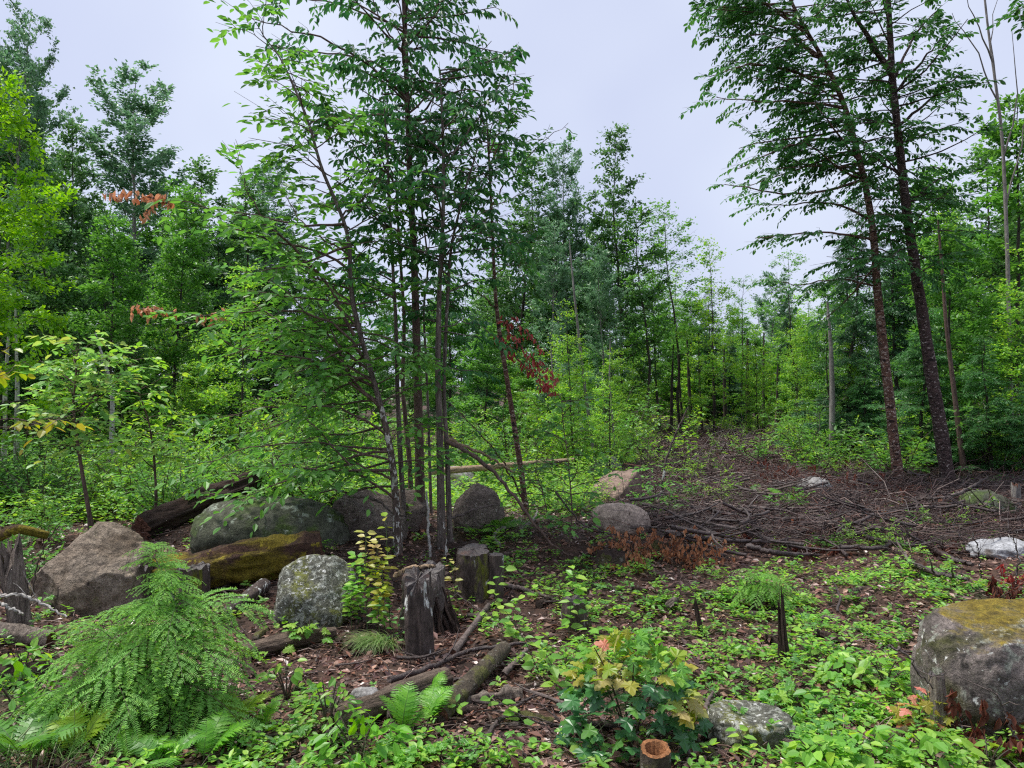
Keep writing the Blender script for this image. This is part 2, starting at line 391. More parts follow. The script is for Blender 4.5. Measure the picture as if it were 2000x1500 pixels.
M['rock_grey'] = surf_mat('rock grey', [(.15, .14, .135), (.27, .26, .25), (.2, .19, .18)], layers=(((.09, .11, .04), 3, .58, .1, (1, 1, 1)),), bump=0.7, cscale=5)
M['log_moss'] = surf_mat('log mossy', [(.03, .017, .012), (.085, .045, .03), (.05, .028, .02)],
    layers=(((.17, .13, .012), 3.0, .46, .10, (.6, 1, 1)), ((.26, .21, .02), 8, .58, .06, (1, 1, 1)), ((.035, .02, .014), 4.5, .60, .06, (.5, 1, 1))), bump=1.0, bscale=26, cscale=6, bdist=.04)
M['log_rot'] = surf_mat('log rotten', [(.018, .011, .009), (.075, .045, .034), (.04, .024, .018), (.13, .085, .065)],
    bump=1.0, bscale=20, cscale=5, stretch=(.35, 3.2, 3.2), bdist=.05)
M['log_rot2'] = surf_mat('wood dark splintered', [(.02, .013, .01), (.10, .065, .05), (.05, .032, .025), (.17, .12, .09)], bump=1.0, bscale=16, cscale=6, stretch=(4, 4, .4), bdist=.04)
M['wood_bleached'] = surf_mat('wood bleached', [(.14, .11, .09), (.46, .39, .32), (.26, .21, .17), (.55, .48, .41)], bump=1.0, bscale=14, cscale=6, stretch=(5, 5, .5), bdist=.03)
M['wood_red'] = surf_mat('wood crumbling', [(.05, .022, .015), (.17, .075, .045), (.10, .04, .026)], bump=1.0, bscale=20, cscale=6, stretch=(.5, 2, 2), bdist=.04)
M['wood_grey'] = surf_mat('wood weathered', [(.07, .055, .045), (.28, .23, .19), (.14, .11, .09), (.38, .33, .28)], bump=1.0, bscale=14, cscale=6, stretch=(4, 4, .5), bdist=.03)
M['log_bark'] = surf_mat('log bark', [(.05, .035, .028), (.17, .125, .095), (.09, .065, .05), (.22, .17, .13)], bump=1.0, bscale=18, cscale=7, stretch=(.6, 3, 3), bdist=.03)
M['log_lichen'] = surf_mat('log lichened', [(.03, .024, .018), (.09, .07, .05), (.055, .045, .03)],
    layers=(((.10, .10, .03), 6, .53, .08, (1, 1, 1)), ((.22, .21, .17), 22, .6, .04, (1, 1, 1))), bump=1.0, bscale=30, cscale=8, bdist=.03)
M['stump_dark'] = surf_mat('stump dark', [(.025, .019, .017), (.085, .062, .052), (.045, .034, .03)],
    layers=(((.62, .62, .58), 5.5, .555, .03, (2.4, 2.4, .6)), ((.10, .10, .03), 5, .63, .06, (1, 1, 1))), bump=1.0, bscale=26, cscale=8, stretch=(1, 1, .4), bdist=.02, spec=.45)
M['stump_moss'] = surf_mat('stump mossy', [(.025, .018, .016), (.08, .06, .05), (.045, .035, .03)],
    layers=(((.13, .14, .015), 3.4, .53, .08, (1.6, 1.6, .6)), ((.46, .44, .41), 12, .64, .03, (1.4, 1.4, .5))), bump=1.0, bscale=26, cscale=8, stretch=(1, 1, .4), bdist=.02)
M['cut_dark'] = surf_mat('cut dark', [(.014, .012, .013), (.045, .032, .03), (.025, .02, .02)], layers=(((.11, .05, .03), 3, .60, .1, (1, 1, 1)),), rough=.45, bump=0.5, bscale=30, cscale=6, spec=.6)
M['cut_orange'] = surf_mat('cut orange', [(.16, .06, .025), (.34, .15, .06), (.25, .10, .04)], bump=1.0, bscale=60, cscale=14, bdist=.02)
M['wood_tan'] = surf_mat('wood tan', [(.14, .09, .055), (.32, .23, .15), (.23, .15, .10)], bump=0.6, cscale=8, stretch=(.5, 2, 2))
M['branch_dark'] = surf_mat('branch dark', [(.018, .012, .012), (.075, .05, .045), (.035, .023, .022), (.15, .11, .10)], bump=0.9, bscale=20, cscale=7, rough=.45, spec=.55)
M['branch_grey'] = surf_mat('branch grey', [(.045, .036, .032), (.14, .11, .10), (.08, .062, .055)], bump=0.8, bscale=20, cscale=7)
M['white_stick'] = surf_mat('stick lichened', [(.16, .14, .12), (.42, .40, .37), (.10, .08, .07)], bump=0.6, cscale=16)

# ------------------------------------------------------------------ leaf templates
def T_(V, F): return (np.array(V, float), np.array(F, int))
OV = T_([(0, 0, 0), (.32, -.22, .05), (.70, -.20, .03), (1, 0, -.08), (.70, .20, .03), (.32, .22, .05)], [(0, 1, 2, 3), (3, 4, 5, 0)])
OVW = T_([(0, 0, 0), (.25, -.31, .06), (.65, -.27, .03), (1, 0, -.1), (.65, .27, .03), (.25, .31, .06)], [(0, 1, 2, 3), (3, 4, 5, 0)])
OVC = T_([(0, 0, 0), (.3, -.2, .10), (.65, -.19, .05), (1, 0, -.28), (.65, .19, .05), (.3, .2, .10)], [(0, 1, 2, 3), (3, 4, 5, 0)])
QD = T_([(0, 0, 0), (.5, -.30, .07), (1, 0, -.06), (.5, .30, .07)], [(0, 1, 2, 3)])
QN = T_([(0, 0, 0), (.35, -.13, .02), (1, 0, -.12), (.35, .13, .02)], [(0, 1, 2, 3)])
NDL = T_([(0, -.5, 0), (1, -.32, 0), (1, .32, 0), (0, .5, 0)], [(0, 1, 2, 3)])
def maple_template():
    o = [(0, 0), (.06, .13), (-.06, .30), (.10, .30), (.14, .50), (.26, .44), (.38, .62), (.40, .36), (.50, .26), (.62, .36), (.68, .22), (.86, .16), (1.0, 0)]
    pts = o + [(x, -y) for x, y in o[-2:0:-1]]
    pts = np.array(pts)
    z = -0.22 * (pts[:, 0] - .35) ** 2 - 0.35 * np.abs(pts[:, 1]) ** 2 + 0.04 * np.sin(np.arange(len(pts)) * 2.1)
    V = np.vstack([np.c_[pts, z], [.35, 0, .0]])
    n = len(pts)
    return T_(V, [(n, (i + 1) % n, i) for i in range(n)])
MP = maple_template()
STK = None
def stick_template(seed, bend=.12, seg=3, sides=3, taper=.5):
    r = np.random.default_rng(seed); ang = np.arange(sides) * 2 * np.pi / sides
    off = r.normal(0, bend, (seg + 1, 2)) ; off[0] = 0
    V = []
    for i in range(seg + 1):
        k = 1 - (1 - taper) * i / seg
        for a in ang: V.append((i / seg, off[i, 0], off[i, 1], math.cos(a) * k, math.sin(a) * k))
    F = [(i * sides + j, i * sides + (j + 1) % sides, (i + 1) * sides + (j + 1) % sides, (i + 1) * sides + j) for i in range(seg) for j in range(sides)]
    return np.array(V), np.array(F)
def sticks(g, pos, dirs, length, rad, seeds=(1, 2, 3, 4), mat=0, rnd=None, bend=.05, seg=3):
    N = len(pos); rnd = rng.random(N) if rnd is None else rnd
    up = unit(rng.normal(0, 1, (N, 3)))
    A = frames(dirs, up)
    length = np.broadcast_to(length, (N,)); rad = np.broadcast_to(rad, (N,))
    which = rng.integers(0, len(seeds), N)
    for k, sd in enumerate(seeds):
        m = which == k
        if not m.any(): continue
        T, F = stick_template(sd, bend, seg)
        Am, Lm, rm = A[m], length[m], rad[m]
        loc = np.stack([T[None, :, 0] * Lm[:, None], T[None, :, 1] * Lm[:, None] + T[None, :, 3] * rm[:, None], T[None, :, 2] * Lm[:, None] + T[None, :, 4] * rm[:, None]], -1)
        W = np.einsum('nij,nvj->nvi', Am, loc) + pos[m][:, None]
        FF = F[None] + (np.arange(m.sum()) * len(T))[:, None, None]
        g.add(W.reshape(-1, 3), FF.reshape(-1, 4), np.repeat(rnd[m], len(T)), mat, True)
def leaves(g, T, pos, dirs, normals, size, rnd=None, mat=0, smooth=False):
    N = len(pos)
    if not N: return
    A = frames(dirs, normals) * np.broadcast_to(size, (N,))[:, None, None]
    g.inst(T, pos, A, rng.random(N) if rnd is None else rnd, mat, smooth)

# ------------------------------------------------------------------ generic tree growth
def grow(p, d, length, nseg, wob=.12, lift=0.0, r=rng):
    pts = [np.array(p, float)]; d = unit(np.array(d, float))
    for _ in range(nseg):
        d = unit(d + r.normal(0, wob, 3) + np.array([0, 0, lift]))
        pts.append(pts[-1] + d * length / nseg)
    return np.array(pts)
def interp(pts, t):
    n = len(pts) - 1; t = np.clip(np.asarray(t) * n, 0, n - 1e-6); i = t.astype(int); f = (t - i)[..., None]
    return pts[i] * (1 - f) + pts[i + 1] * f
def tang(pts, t):
    n = len(pts) - 1; i = np.clip((np.asarray(t) * n).astype(int), 0, n - 1)
    return unit(pts[i + 1] - pts[i])
class Nodes:
    """leaf positions, directions and normals collected along twigs"""
    def __init__(s): s.p = []; s.d = []; s.n = []; s.s = []
    def add(s, p, d, n, sz): s.p.append(p); s.d.append(d); s.n.append(n); s.s.append(np.broadcast_to(sz, (len(p),)))
    def cat(s): return np.concatenate(s.p), np.concatenate(s.d), np.concatenate(s.n), np.concatenate(s.s)
def leafy(limb, g, nd, step=.16, tlen=(.25, .55), t0=.15, nl=7, size=.09, droop=.25, flat=.9, trad=.004, r=rng, hang=0.2, jit=.35, side_ang=(.6, 1.1)):
    """twigs along a limb, alternate leaves along each twig"""
    L = np.linalg.norm(np.diff(limb, axis=0), axis=1).sum()
    n = max(2, int(L * (1 - t0) / step))
    t = np.sort(r.uniform(t0, 1, n)); base = interp(limb, t); tg = tang(limb, t)
    side = np.cross(tg, [0, 0, 1.]); side = unit(side + 1e-4)
    sg = np.where(np.arange(n) % 2 == 0, 1., -1.)[:, None]
    a = r.uniform(*side_ang, n)[:, None]
    d = unit(tg * np.cos(a) + sg * side * np.sin(a) + r.normal(0, 1 - flat + .12, (n, 3)) * np.array([.6, .6, 1]))
    ln = r.uniform(*tlen, n) * (1.15 - .5 * t)
    sticks(g, base, d - np.array([0, 0, droop * .3]), ln * .95, trad, rnd=np.full(n, .1), bend=.03, seg=2)
    k = np.linspace(.18, 1, nl)
    pp = base[:, None] + d[:, None] * (ln[:, None] * k[None])[..., None]
    pp[..., 2] -= droop * ln[:, None] * k[None] ** 2
    side2 = unit(np.cross(d, [0, 0, 1.]) + 1e-4)
    s2 = np.where(np.arange(nl) % 2 == 0, 1., -1.); s2[-1] = 0
    ld = d[:, None] * .75 + side2[:, None] * s2[None, :, None] * .9 + r.normal(0, jit * .6, pp.shape)
    ld[..., 2] -= hang
    nn = np.array([0, 0, 1.]) + r.normal(0, jit, pp.shape)
    sz = size * r.uniform(.65, 1.25, pp.shape[:2])
    nd.add(pp.reshape(-1, 3), unit(ld).reshape(-1, 3), nn.reshape(-1, 3), sz.ravel())

def make_tree(kind, seed):
    r = np.random.default_rng(seed)
    K = dict(
        maple=dict(H=9, tr=.075, base=.04, n=64, rad=.24, up=(.0,.45), mult=4, spread=.15, leaf='leaf_maple', T=QD, size=.16, step=.17, tl=(.3, .7), nl=9, droop=.15, bark='bark_far', shape='oval', lift=.04),
        deep=dict(H=11, tr=.09, base=.05, n=68, rad=.22, up=(.05,.55), mult=3, spread=.15, leaf='leaf_deep', T=QD, size=.18, step=.17, tl=(.3, .7), nl=9, droop=.15, bark='bark_far', shape='oval', lift=.04),
        lime=dict(H=8, tr=.08, base=.10, n=52, rad=.27, up=(-.05,.3), mult=3, spread=.12, leaf='leaf_lime', T=QD, size=.13, step=.13, tl=(.25, .6), nl=10, droop=.1, bark='bark_far', shape='oval', lift=.0),
        bright=dict(H=7, tr=.05, base=.05, n=52, rad=.24, up=(0,.4), mult=3, spread=.15, leaf='leaf_fresh', T=QD, size=.12, step=.17, tl=(.25, .6), nl=8, droop=.1, bark='bark_far', shape='oval', lift=.02),
        aspen=dict(H=13, tr=.10, base=.12, n=62, rad=.20, up=(.3,.9), mult=3, spread=.11, leaf='leaf_aspen', T=QD, size=.15, step=.15, tl=(.25, .6), nl=9, droop=.0, bark='bark_grey', shape='round', lift=.06),
        thin=dict(H=10, tr=.06, base=.22, n=34, rad=.17, up=(.15,.7), mult=3, spread=.14, leaf='leaf_maple', T=QD, size=.12, step=.2, tl=(.25, .5), nl=7, droop=.1, bark='bark_far', shape='round', lift=.03),
        hemlock=dict(H=10, tr=.10, base=.03, n=100, rad=.23, up=(-.25,.12), mult=2, spread=.08, leaf='needle_dark', T=QN, size=.18, step=.075, tl=(.2, .5), nl=8, droop=.35, bark='bark_far', shape='cone', lift=-.03),
        fir=dict(H=6, tr=.07, base=.02, n=90, rad=.33, up=(-.2,.15), mult=2, spread=.05, leaf='needle_right', T=QN, size=.11, step=.06, tl=(.15, .42), nl=9, droop=.3, bark='bark_far', shape='cone', lift=-.03),
    )[kind]
    Hh = K['H']
    tp = np.array([[0, 0, -.25], [0, 0, 0]]); top = [0, 0]
    pts = [np.array([0, 0, -.3])]
    x = y = 0
    ns = 12
    for i in range(1, ns + 1):
        x += r.normal(0, .012 * Hh / 2); y += r.normal(0, .012 * Hh / 2)
        pts.append(np.array([x, y, Hh * i / ns]))
    pts = np.array(pts)
    gt, gc, nd = Geo(), Geo(), Nodes()
    gt.tube(pts, K['tr'] * np.linspace(1.15, .12, ns + 1), 7, cap=False)
    t = K['base'] + (1 - K['base']) * np.sort(r.uniform(0, 1, K['n'])) ** .9
    for i, ti in enumerate(t):
        u = (ti - K['base']) / (1 - K['base'])
        w = {'cone': 1.02 - u, 'oval': min(1, .75 + u) * (1.02 - u ** 1.7) ** .8, 'round': math.sin(math.pi * (.15 + .8 * u)) ** .6}[K['shape']]
        ln = max(.25, Hh * K['rad'] * w * r.uniform(.7, 1.25))
        az = i * 2.399 + r.normal(0, .4); up = r.uniform(*K['up']) + (.5 * u if K['shape'] != 'cone' else 0)
        d = np.array([math.cos(az), math.sin(az), up])
        limb = grow(interp(pts, ti), d, ln, 5, .10, K['lift'], r)
        gt.tube(limb, max(.006, K['tr'] * .28 * (1.1 - u)) * np.linspace(1, .25, 6), 4, cap=False)
        leafy(limb, gc, nd, K['step'], K['tl'], .12 if K['shape'] == 'cone' else .25, K['nl'], K['size'], K['droop'], trad=.005, r=r, hang=.15, jit=.38)
    p, d, n, s = nd.cat()
    m = K['mult']; sp = K.get('spread', .16)
    p = np.concatenate([p + (r.normal(0, 1, p.shape) * [sp, sp, sp * .55] if q else 0) for q in range(m)])
    d = unit(np.concatenate([d + (r.normal(0, .4, d.shape) if q else 0) for q in range(m)])); n = np.concatenate([n + r.normal(0, .25, n.shape) for q in range(m)]); s = np.tile(s, m)
    leaves(gc, K['T'], p, d, n, s, mat=1)
    return gt.build('trunk', M[K['bark']], link=False), gc.build('crown', [M['stem_brown'], M[K['leaf']]], link=False), Hh

def make_shrub(seed, leafm, Hh=1.4, spread=.6, nst=9, T=OV, size=.075, nl=6, step=.10):
    r = np.random.default_rng(seed)
    gs, gc, nd = Geo(), Geo(), Nodes()
    for i in range(nst):
        az = r.uniform(0, 6.28); d = np.array([math.cos(az) * spread, math.sin(az) * spread, 1.1])
        st = grow(np.array([r.normal(0, .08), r.normal(0, .08), -.05]), d, Hh * r.uniform(.6, 1.1), 6, .12, -.02, r)
        gs.tube(st, np.linspace(.011, .003, 7), 4, cap=False)
        leafy(st, gc, nd, step, (.18, .42), .2, nl, size, .15, trad=.0025, r=r, hang=.2, side_ang=(.7, 1.3), flat=.7)
    p, d, n, s = nd.cat()
    leaves(gc, T, p, d, n, s, mat=1)
    return gs.build('stem', M['stem_brown'], link=False), gc.build('foliage', [M['stem_brown'], M[leafm]], link=False), Hh

# ================================================================== THE GROUND
def axis(lo, hi, near, fine, n):
    u = np.linspace(-1, 1, n); k = 5.2
    s = np.sinh(u * k) / np.sinh(k)
    return s
xs = np.sinh(np.linspace(-1, 1, 430) * 5.4) / math.sinh(5.4) * 420
yv = 2.0 + np.sinh(np.linspace(-.72, 1, 520) * 5.6) / math.sinh(5.6) * 420
yv = np.sort(np.concatenate([yv, np.linspace(2.2, 12, 150)]))
X, Y = np.meshgrid(xs, yv)
Z = height(X, Y)
gg = Geo()
ny, nx = X.shape
i = np.arange(ny - 1)[:, None]; j = np.arange(nx - 1)[None]
gg.add(np.stack([X, Y, Z], -1).reshape(-1, 3), np.stack([i * nx + j, i * nx + j + 1, (i + 1) * nx + j + 1, (i + 1) * nx + j], -1).reshape(-1, 4), .5, 0, True)
ground = gg.build('ground', M['soil'])
tag(ground, 'dark brown forest soil of the logged clearing', kind='structure')

# ================================================================== BOULDERS
import bmesh
_ico = {}
def ico(sub):
    if sub not in _ico:
        bm = bmesh.new(); bmesh.ops.create_icosphere(bm, subdivisions=sub, radius=1.0)
        _ico[sub] = (np.array([v.co[:] for v in bm.verts]), np.array([[v.index for v in f.verts] for f in bm.faces])); bm.free()
    return _ico[sub]
def boulder(name, label, cx, by, wpx, hpx, mat, seed, depth=.9, sub=5, cuts=6, rough=.10, planes=None, sink=.25, rz=0.0, cat='boulder', off=0.0, topz=0.0, base=None, box=.85):
    b = G(cx, by) if base is None else np.array(base); d = b[1]
    w = wpx * d / FPX / 2; h = hpx * d / FPX; dp = w * depth
    r = np.random.default_rng(seed)
    V, F = ico(sub); V = np.sign(V) * np.abs(V) ** box; V = V / np.abs(V).max()
    pl = [(unit(r.normal(0, 1, 3) * [1, 1, .8]), r.uniform(.72, .92)) for _ in range(cuts)]
    if planes: pl += [(unit(np.array(n, float)), q) for n, q in planes]
    for n, q in pl:
        e = np.maximum(0, V @ n - q); V = V - e[:, None] * n * .88
    V = V * (1 + rough * fbm(V * 1.7, 5, seed)[:, None] + rough * .35 * np.abs(fbm(V * 4.1, 4, seed + 7))[:, None] + .014 * fbm(V * 11, 3, seed + 3)[:, None])
    for q_ in (0, 1): V[:, q_] = np.where(V[:, q_] > 0, V[:, q_] / V[:, q_].max(), V[:, q_] / -V[:, q_].min())
    V[:, 2] /= V[:, 2].max()
    if topz: V[:, 2] += topz * V[:, 0]
    H2 = h / (1 + (1 - sink) * .55)
    V = V * np.array([w, dp, H2])
    c, s = math.cos(rz), math.sin(rz); V = V @ np.array([[c, s, 0], [-s, c, 0], [0, 0, 1]])
    loc = np.array([b[0] + (b[0] / d) * dp * .8, b[1] + dp * .8 + off, b[2] + h - H2])
    g = Geo(); g.add(V, F, .5, 0, True)
    o = g.build(name, M[mat]); o.location = loc
    o.data.attributes
    tag(o, label, cat)
    return o
boulder('boulder', 'large smooth tan boulder with a ridge, before the rotten log at far left', 174, 1205, 236, 168, 'rock_tan', 11, .8, 6, 0, .07,
        planes=[((-.62, -.25, .75), .66), ((.05, -.75, .60), .70), ((.5, -.35, .80), .78), ((-.5, -.85, -.05), .80), ((.45, -.9, -.1), .84)], box=.7)
boulder('boulder', 'long rounded dark boulder green with moss, behind the yellow mossy log', 530, 1095, 320, 115, 'rock_moss', 21, .5, 5, 2, .05)
boulder('boulder', 'rounded grey boulder covered in white lichen beside the tall stump', 616, 1228, 166, 132, 'rock_lichen', 33, .8, 5, 3, .05, planes=[((.1, -.6, .75), .80), ((-.9, -.2, .1), .85)])
boulder('boulder', 'brown angular slab of rock leaning behind the pale speckled trunk', 715, 1062, 170, 98, 'rock_brown', 44, .7, 5, 5, .08, planes=[((.35, -.3, .85), .55), ((-.3, -.85, -.2), .6)])
boulder('boulder', 'huge mossy boulder with brown patches at the right edge of the clearing', 1998, 1432, 400, 208, 'rock_right', 52, .7, 6, 0, .05, planes=[((0, -.15, 1), .80), ((-.7, -.3, .65), 1.12), ((.1, -.9, .4), 1.0)], box=.55)
boulder('boulder', 'tan boulder with a flat tilted top beside the leafy seedling', 1205, 1000, 120, 78, 'rock_pink', 61, .8, 5, 3, .06, planes=[((-.35, -.2, .9), .45), ((.6, -.7, .1), .6)], rz=.3)
boulder('boulder', 'low pale pinkish boulder above the orange dead leaves', 1212, 1042, 118, 54, 'rock_pale', 67, .7, 5, 2, .05)
boulder('boulder', 'dark rounded boulder right of the fissured trunk pair', 935, 1040, 105, 92, 'rock_brown', 71, .8, 5, 3, .07)
boulder('boulder', 'dark speckled boulder beneath the fallen pole behind the trunks', 893, 975, 96, 62, 'rock_grey', 75, .8, 4, 3, .07)
boulder('boulder', 'shadowed boulder low among the tree bases', 790, 1040, 90, 80, 'rock_brown', 76, .8, 4, 4, .07)
boulder('boulder', 'low mossy boulder right of the curled bark trunks', 1925, 1022, 120, 62, 'rock_moss', 81, .6, 5, 3, .06)
boulder('rock', 'small pale grey rock half buried in the brash', 1592, 968, 66, 34, 'rock_grey', 85, .8, 4, 4, .08, cat='rock')
boulder('rock', 'low white slab of rock poking through the brash at the right edge', 1955, 1094, 125, 34, 'rock_white', 88, .9, 5, 2, .10, planes=[((-.3, -.2, 1), .6)], box=1., cat='rock')
boulder('rock', 'flat mossy rock nearly buried in the ground near the front', 1465, 1462, 180, 50, 'rock_lichen', 91, .8, 5, 4, .10, planes=[((0, -.1, 1), .55)], cat='rock')
boulder('rock', 'tiny grey rock on the skid trail far back', 1358, 915, 30, 18, 'rock_grey', 93, .8, 4, 4, .08, cat='rock')
boulder('rock', 'weathered stone with grass on top beside the pole end', 1180, 940, 70, 48, 'rock_grey', 95, .8, 4, 4, .08, cat='rock')
boulder('rock', 'pale stone at the far end of the clearing', 1238, 858, 34, 14, 'rock_grey', 96, .8, 4, 4, .08, cat='rock')
boulder('rock', 'second pale stone at the far end beside the upturned root', 1292, 860, 22, 15, 'rock_brown', 97, .8, 4, 4, .08, cat='rock')
boulder('rock', 'small grey stone in the litter below the grooved log', 712, 1378, 60, 26, 'rock_grey', 98, .8, 4, 4, .08, cat='rock')

# ================================================================== LOGS
def log(name, label, pts, rads, mat, seed, lump=.12, flute=.15, sides=22, segs=50, cut=None, cat='log', knots=0):
    pts = np.array(pts, float); t = np.linspace(0, 1, segs)
    k = np.linspace(0, 1, len(pts))
    pp = np.stack([np.interp(t, k, pts[:, q]) for q in range(3)], -1)
    # smooth
    for _ in range(3): pp[1:-1] = (pp[:-2] + pp[1:-1] * 2 + pp[2:]) / 4
    rr = np.interp(t, k, rads)
    L = np.linalg.norm(pp[-1] - pp[0]); dx = unit(pp[-1] - pp[0])
    loc = pp[len(pp) // 2].copy(); yaw = math.atan2(dx[1], dx[0]); 
    root = empty(name, loc, label, cat)
    g = Geo(); V = g.tube(pp, rr, sides, 0, False, lump=lump, seed=seed, flute=flute)
    Vr = g
    def rotd(geo, nm, m):
        # mesh is stored in a frame whose x axis follows the log, so grain runs along it
        A = np.array([[math.cos(yaw), math.sin(yaw), 0], [-math.sin(yaw), math.cos(yaw), 0], [0, 0, 1]])
        geo.V = [((v - loc.astype(np.float32)) @ A.T).astype(np.float32) for v in geo.V]
        return geo.build(nm, m, root)
    root.rotation_euler = (0, 0, yaw)
    r = np.random.default_rng(seed)
    for e, sgn in ((0, -1), (segs - 1, 1)):
        ends = Geo()
        ring = V[e]; c = pp[e]; rings = [ring]
        for f, dz in ((.97, .0), (.7, .02), (.35, -.01), (.0, .01)):
            rg = c + (ring - c) * f + dx * sgn * (dz * rr[e] * 4 * r.uniform(-.6, 1, (sides, 1)) if cut is None else 0)
            rings.append(rg)
        W = np.concatenate(rings); a = np.arange(4)[:, None] * sides; b = np.arange(sides)[None]; b2 = (b + 1) % sides
        Fq = np.stack([a + b, a + b2, a + sides + b2, a + sides + b], -1).reshape(-1, 4)
        if sgn < 0: Fq = Fq[:, ::-1]
        ends.add(W, Fq, .5, 0)
        rotd(ends, 'broken_end' if cut is None else 'cut_end', M[cut or 'wood_red'])
    rotd(g, 'bark', M[mat])
    return root
def GP(px, py, up=0.0, dd=0.0):
    g = G(px, py); return g + np.array([g[0] / g[1] * dd, dd, up])
a, b = GP(300, 1165, .14), GP(628, 1120, .19)
log('mossy_log', 'thick rotting log covered in yellow green moss in front of the dark boulder', [a, (a + b) / 2 + [0, -.03, .02], b], [.16, .22, .19], 'log_moss', 5, .20, .40, 30, 70)
a, b = GP(275, 1085, .17, .5), GP(500, 1040, .42, 1.4)
log('rotten_log', 'dark fibrous rotten log slanting up behind the tan boulder', [a, (a + b) / 2, b], [.17, .17, .12], 'log_rot', 6, .12, .45, 34, 60)
a, b = GP(435, 1215, .05), GP(520, 1160, .08)
log('log_chunk', 'short black charred log chunk between the hemlock and the lichened boulder', [a, b], [.055, .06], 'stump_dark', 7, .2, .2, 16, 24)
a, b = GP(470, 1290, .04), GP(655, 1250, .05)
log('log', 'thin weathered grey log lying left of the tall stump', [a, (a + b) / 2 + [0, 0, .02], b], [.065, .065, .05], 'log_bark', 8, .1, .3)
a, b = GP(640, 1440, .06), GP(870, 1350, .07)
log('log', 'thick furrowed brown log under the ferns at the front', [a, b], [.085, .075], 'log_bark', 9, .08, .35, 26, 50)
a, b = GP(855, 1415, .04), GP(985, 1285, .06)
log('log', 'short lichened log with a pale cut knot below the forked stick', [a, b], [.062, .05], 'log_lichen', 10, .08, .15)
a, b = GP(885, 1285, .03), GP(955, 1195, .05)
log('log', 'short thin pinkish stick log right of the tall stump', [a, b], [.028, .022], 'branch_grey', 12, .08, .15, 12, 20)
a, b = P(838, 922, 11.0), P(1120, 898, 12.6)
log('fallen_pole', 'long pale fallen pole lying level behind the trunks', [a, (a + b) / 2, b], [.05, .05, .03], 'wood_tan', 13, .05, .1, 12, 30)
a, b = GP(1790, 905, .3, 1.0), GP(1945, 920, .3, .6)
log('fallen_pole', 'short white birch pole lying in the hemlocks on the right', [a, b], [.04, .035], 'bark_white', 14, .04, .05, 12, 20)
a, b = GP(0, 1260, .05), GP(100, 1265, .05)
log('log', 'grey weathered log end at the left edge below the splintered snag', [a + [-.3, .05, .05], b], [.085, .07], 'wood_grey', 15, .1, .3)
a, b = GP(-40, 1350, .05), GP(95, 1330, .05)
log('log', 'dark log lying half hidden by ferns at the lower left', [a, b], [.09, .07], 'log_rot', 16, .1, .3)
a, b = P(-30, 1060, 6.8), P(95, 1035, 7.0)
log('arched_branch', 'thick mossy arched branch at the left edge behind the tan boulder', [a, (a + b) / 2 + [0, 0, .07], b + [0, 0, -.05]], [.05, .05, .04], 'log_moss', 17, .1, .2, 14, 24, cat='branch')
a, b = GP(1500, 1250, .02), GP(1640, 1320, .03)
log('log', 'dark broken piece of wood beside the leaning stub', [a, b], [.035, .03], 'log_rot', 18, .2, .3, 14, 24)
a, b = GP(1455, 1205, .02), GP(1640, 1215, .02)
log('log', 'pale half buried slab of wood behind the jagged stub', [a, b], [.03, .022], 'wood_grey', 19, .15, .3, 14, 24)
a, b = GP(2050, 975, .1), GP(1700, 1010, .1)
log('log', 'dark log lying in brash at the foot of the curled bark trees', [GP(1900, 1000, .1), GP(1690, 1015, .08)], [.09, .06], 'log_rot', 20, .12, .2, 18, 40)

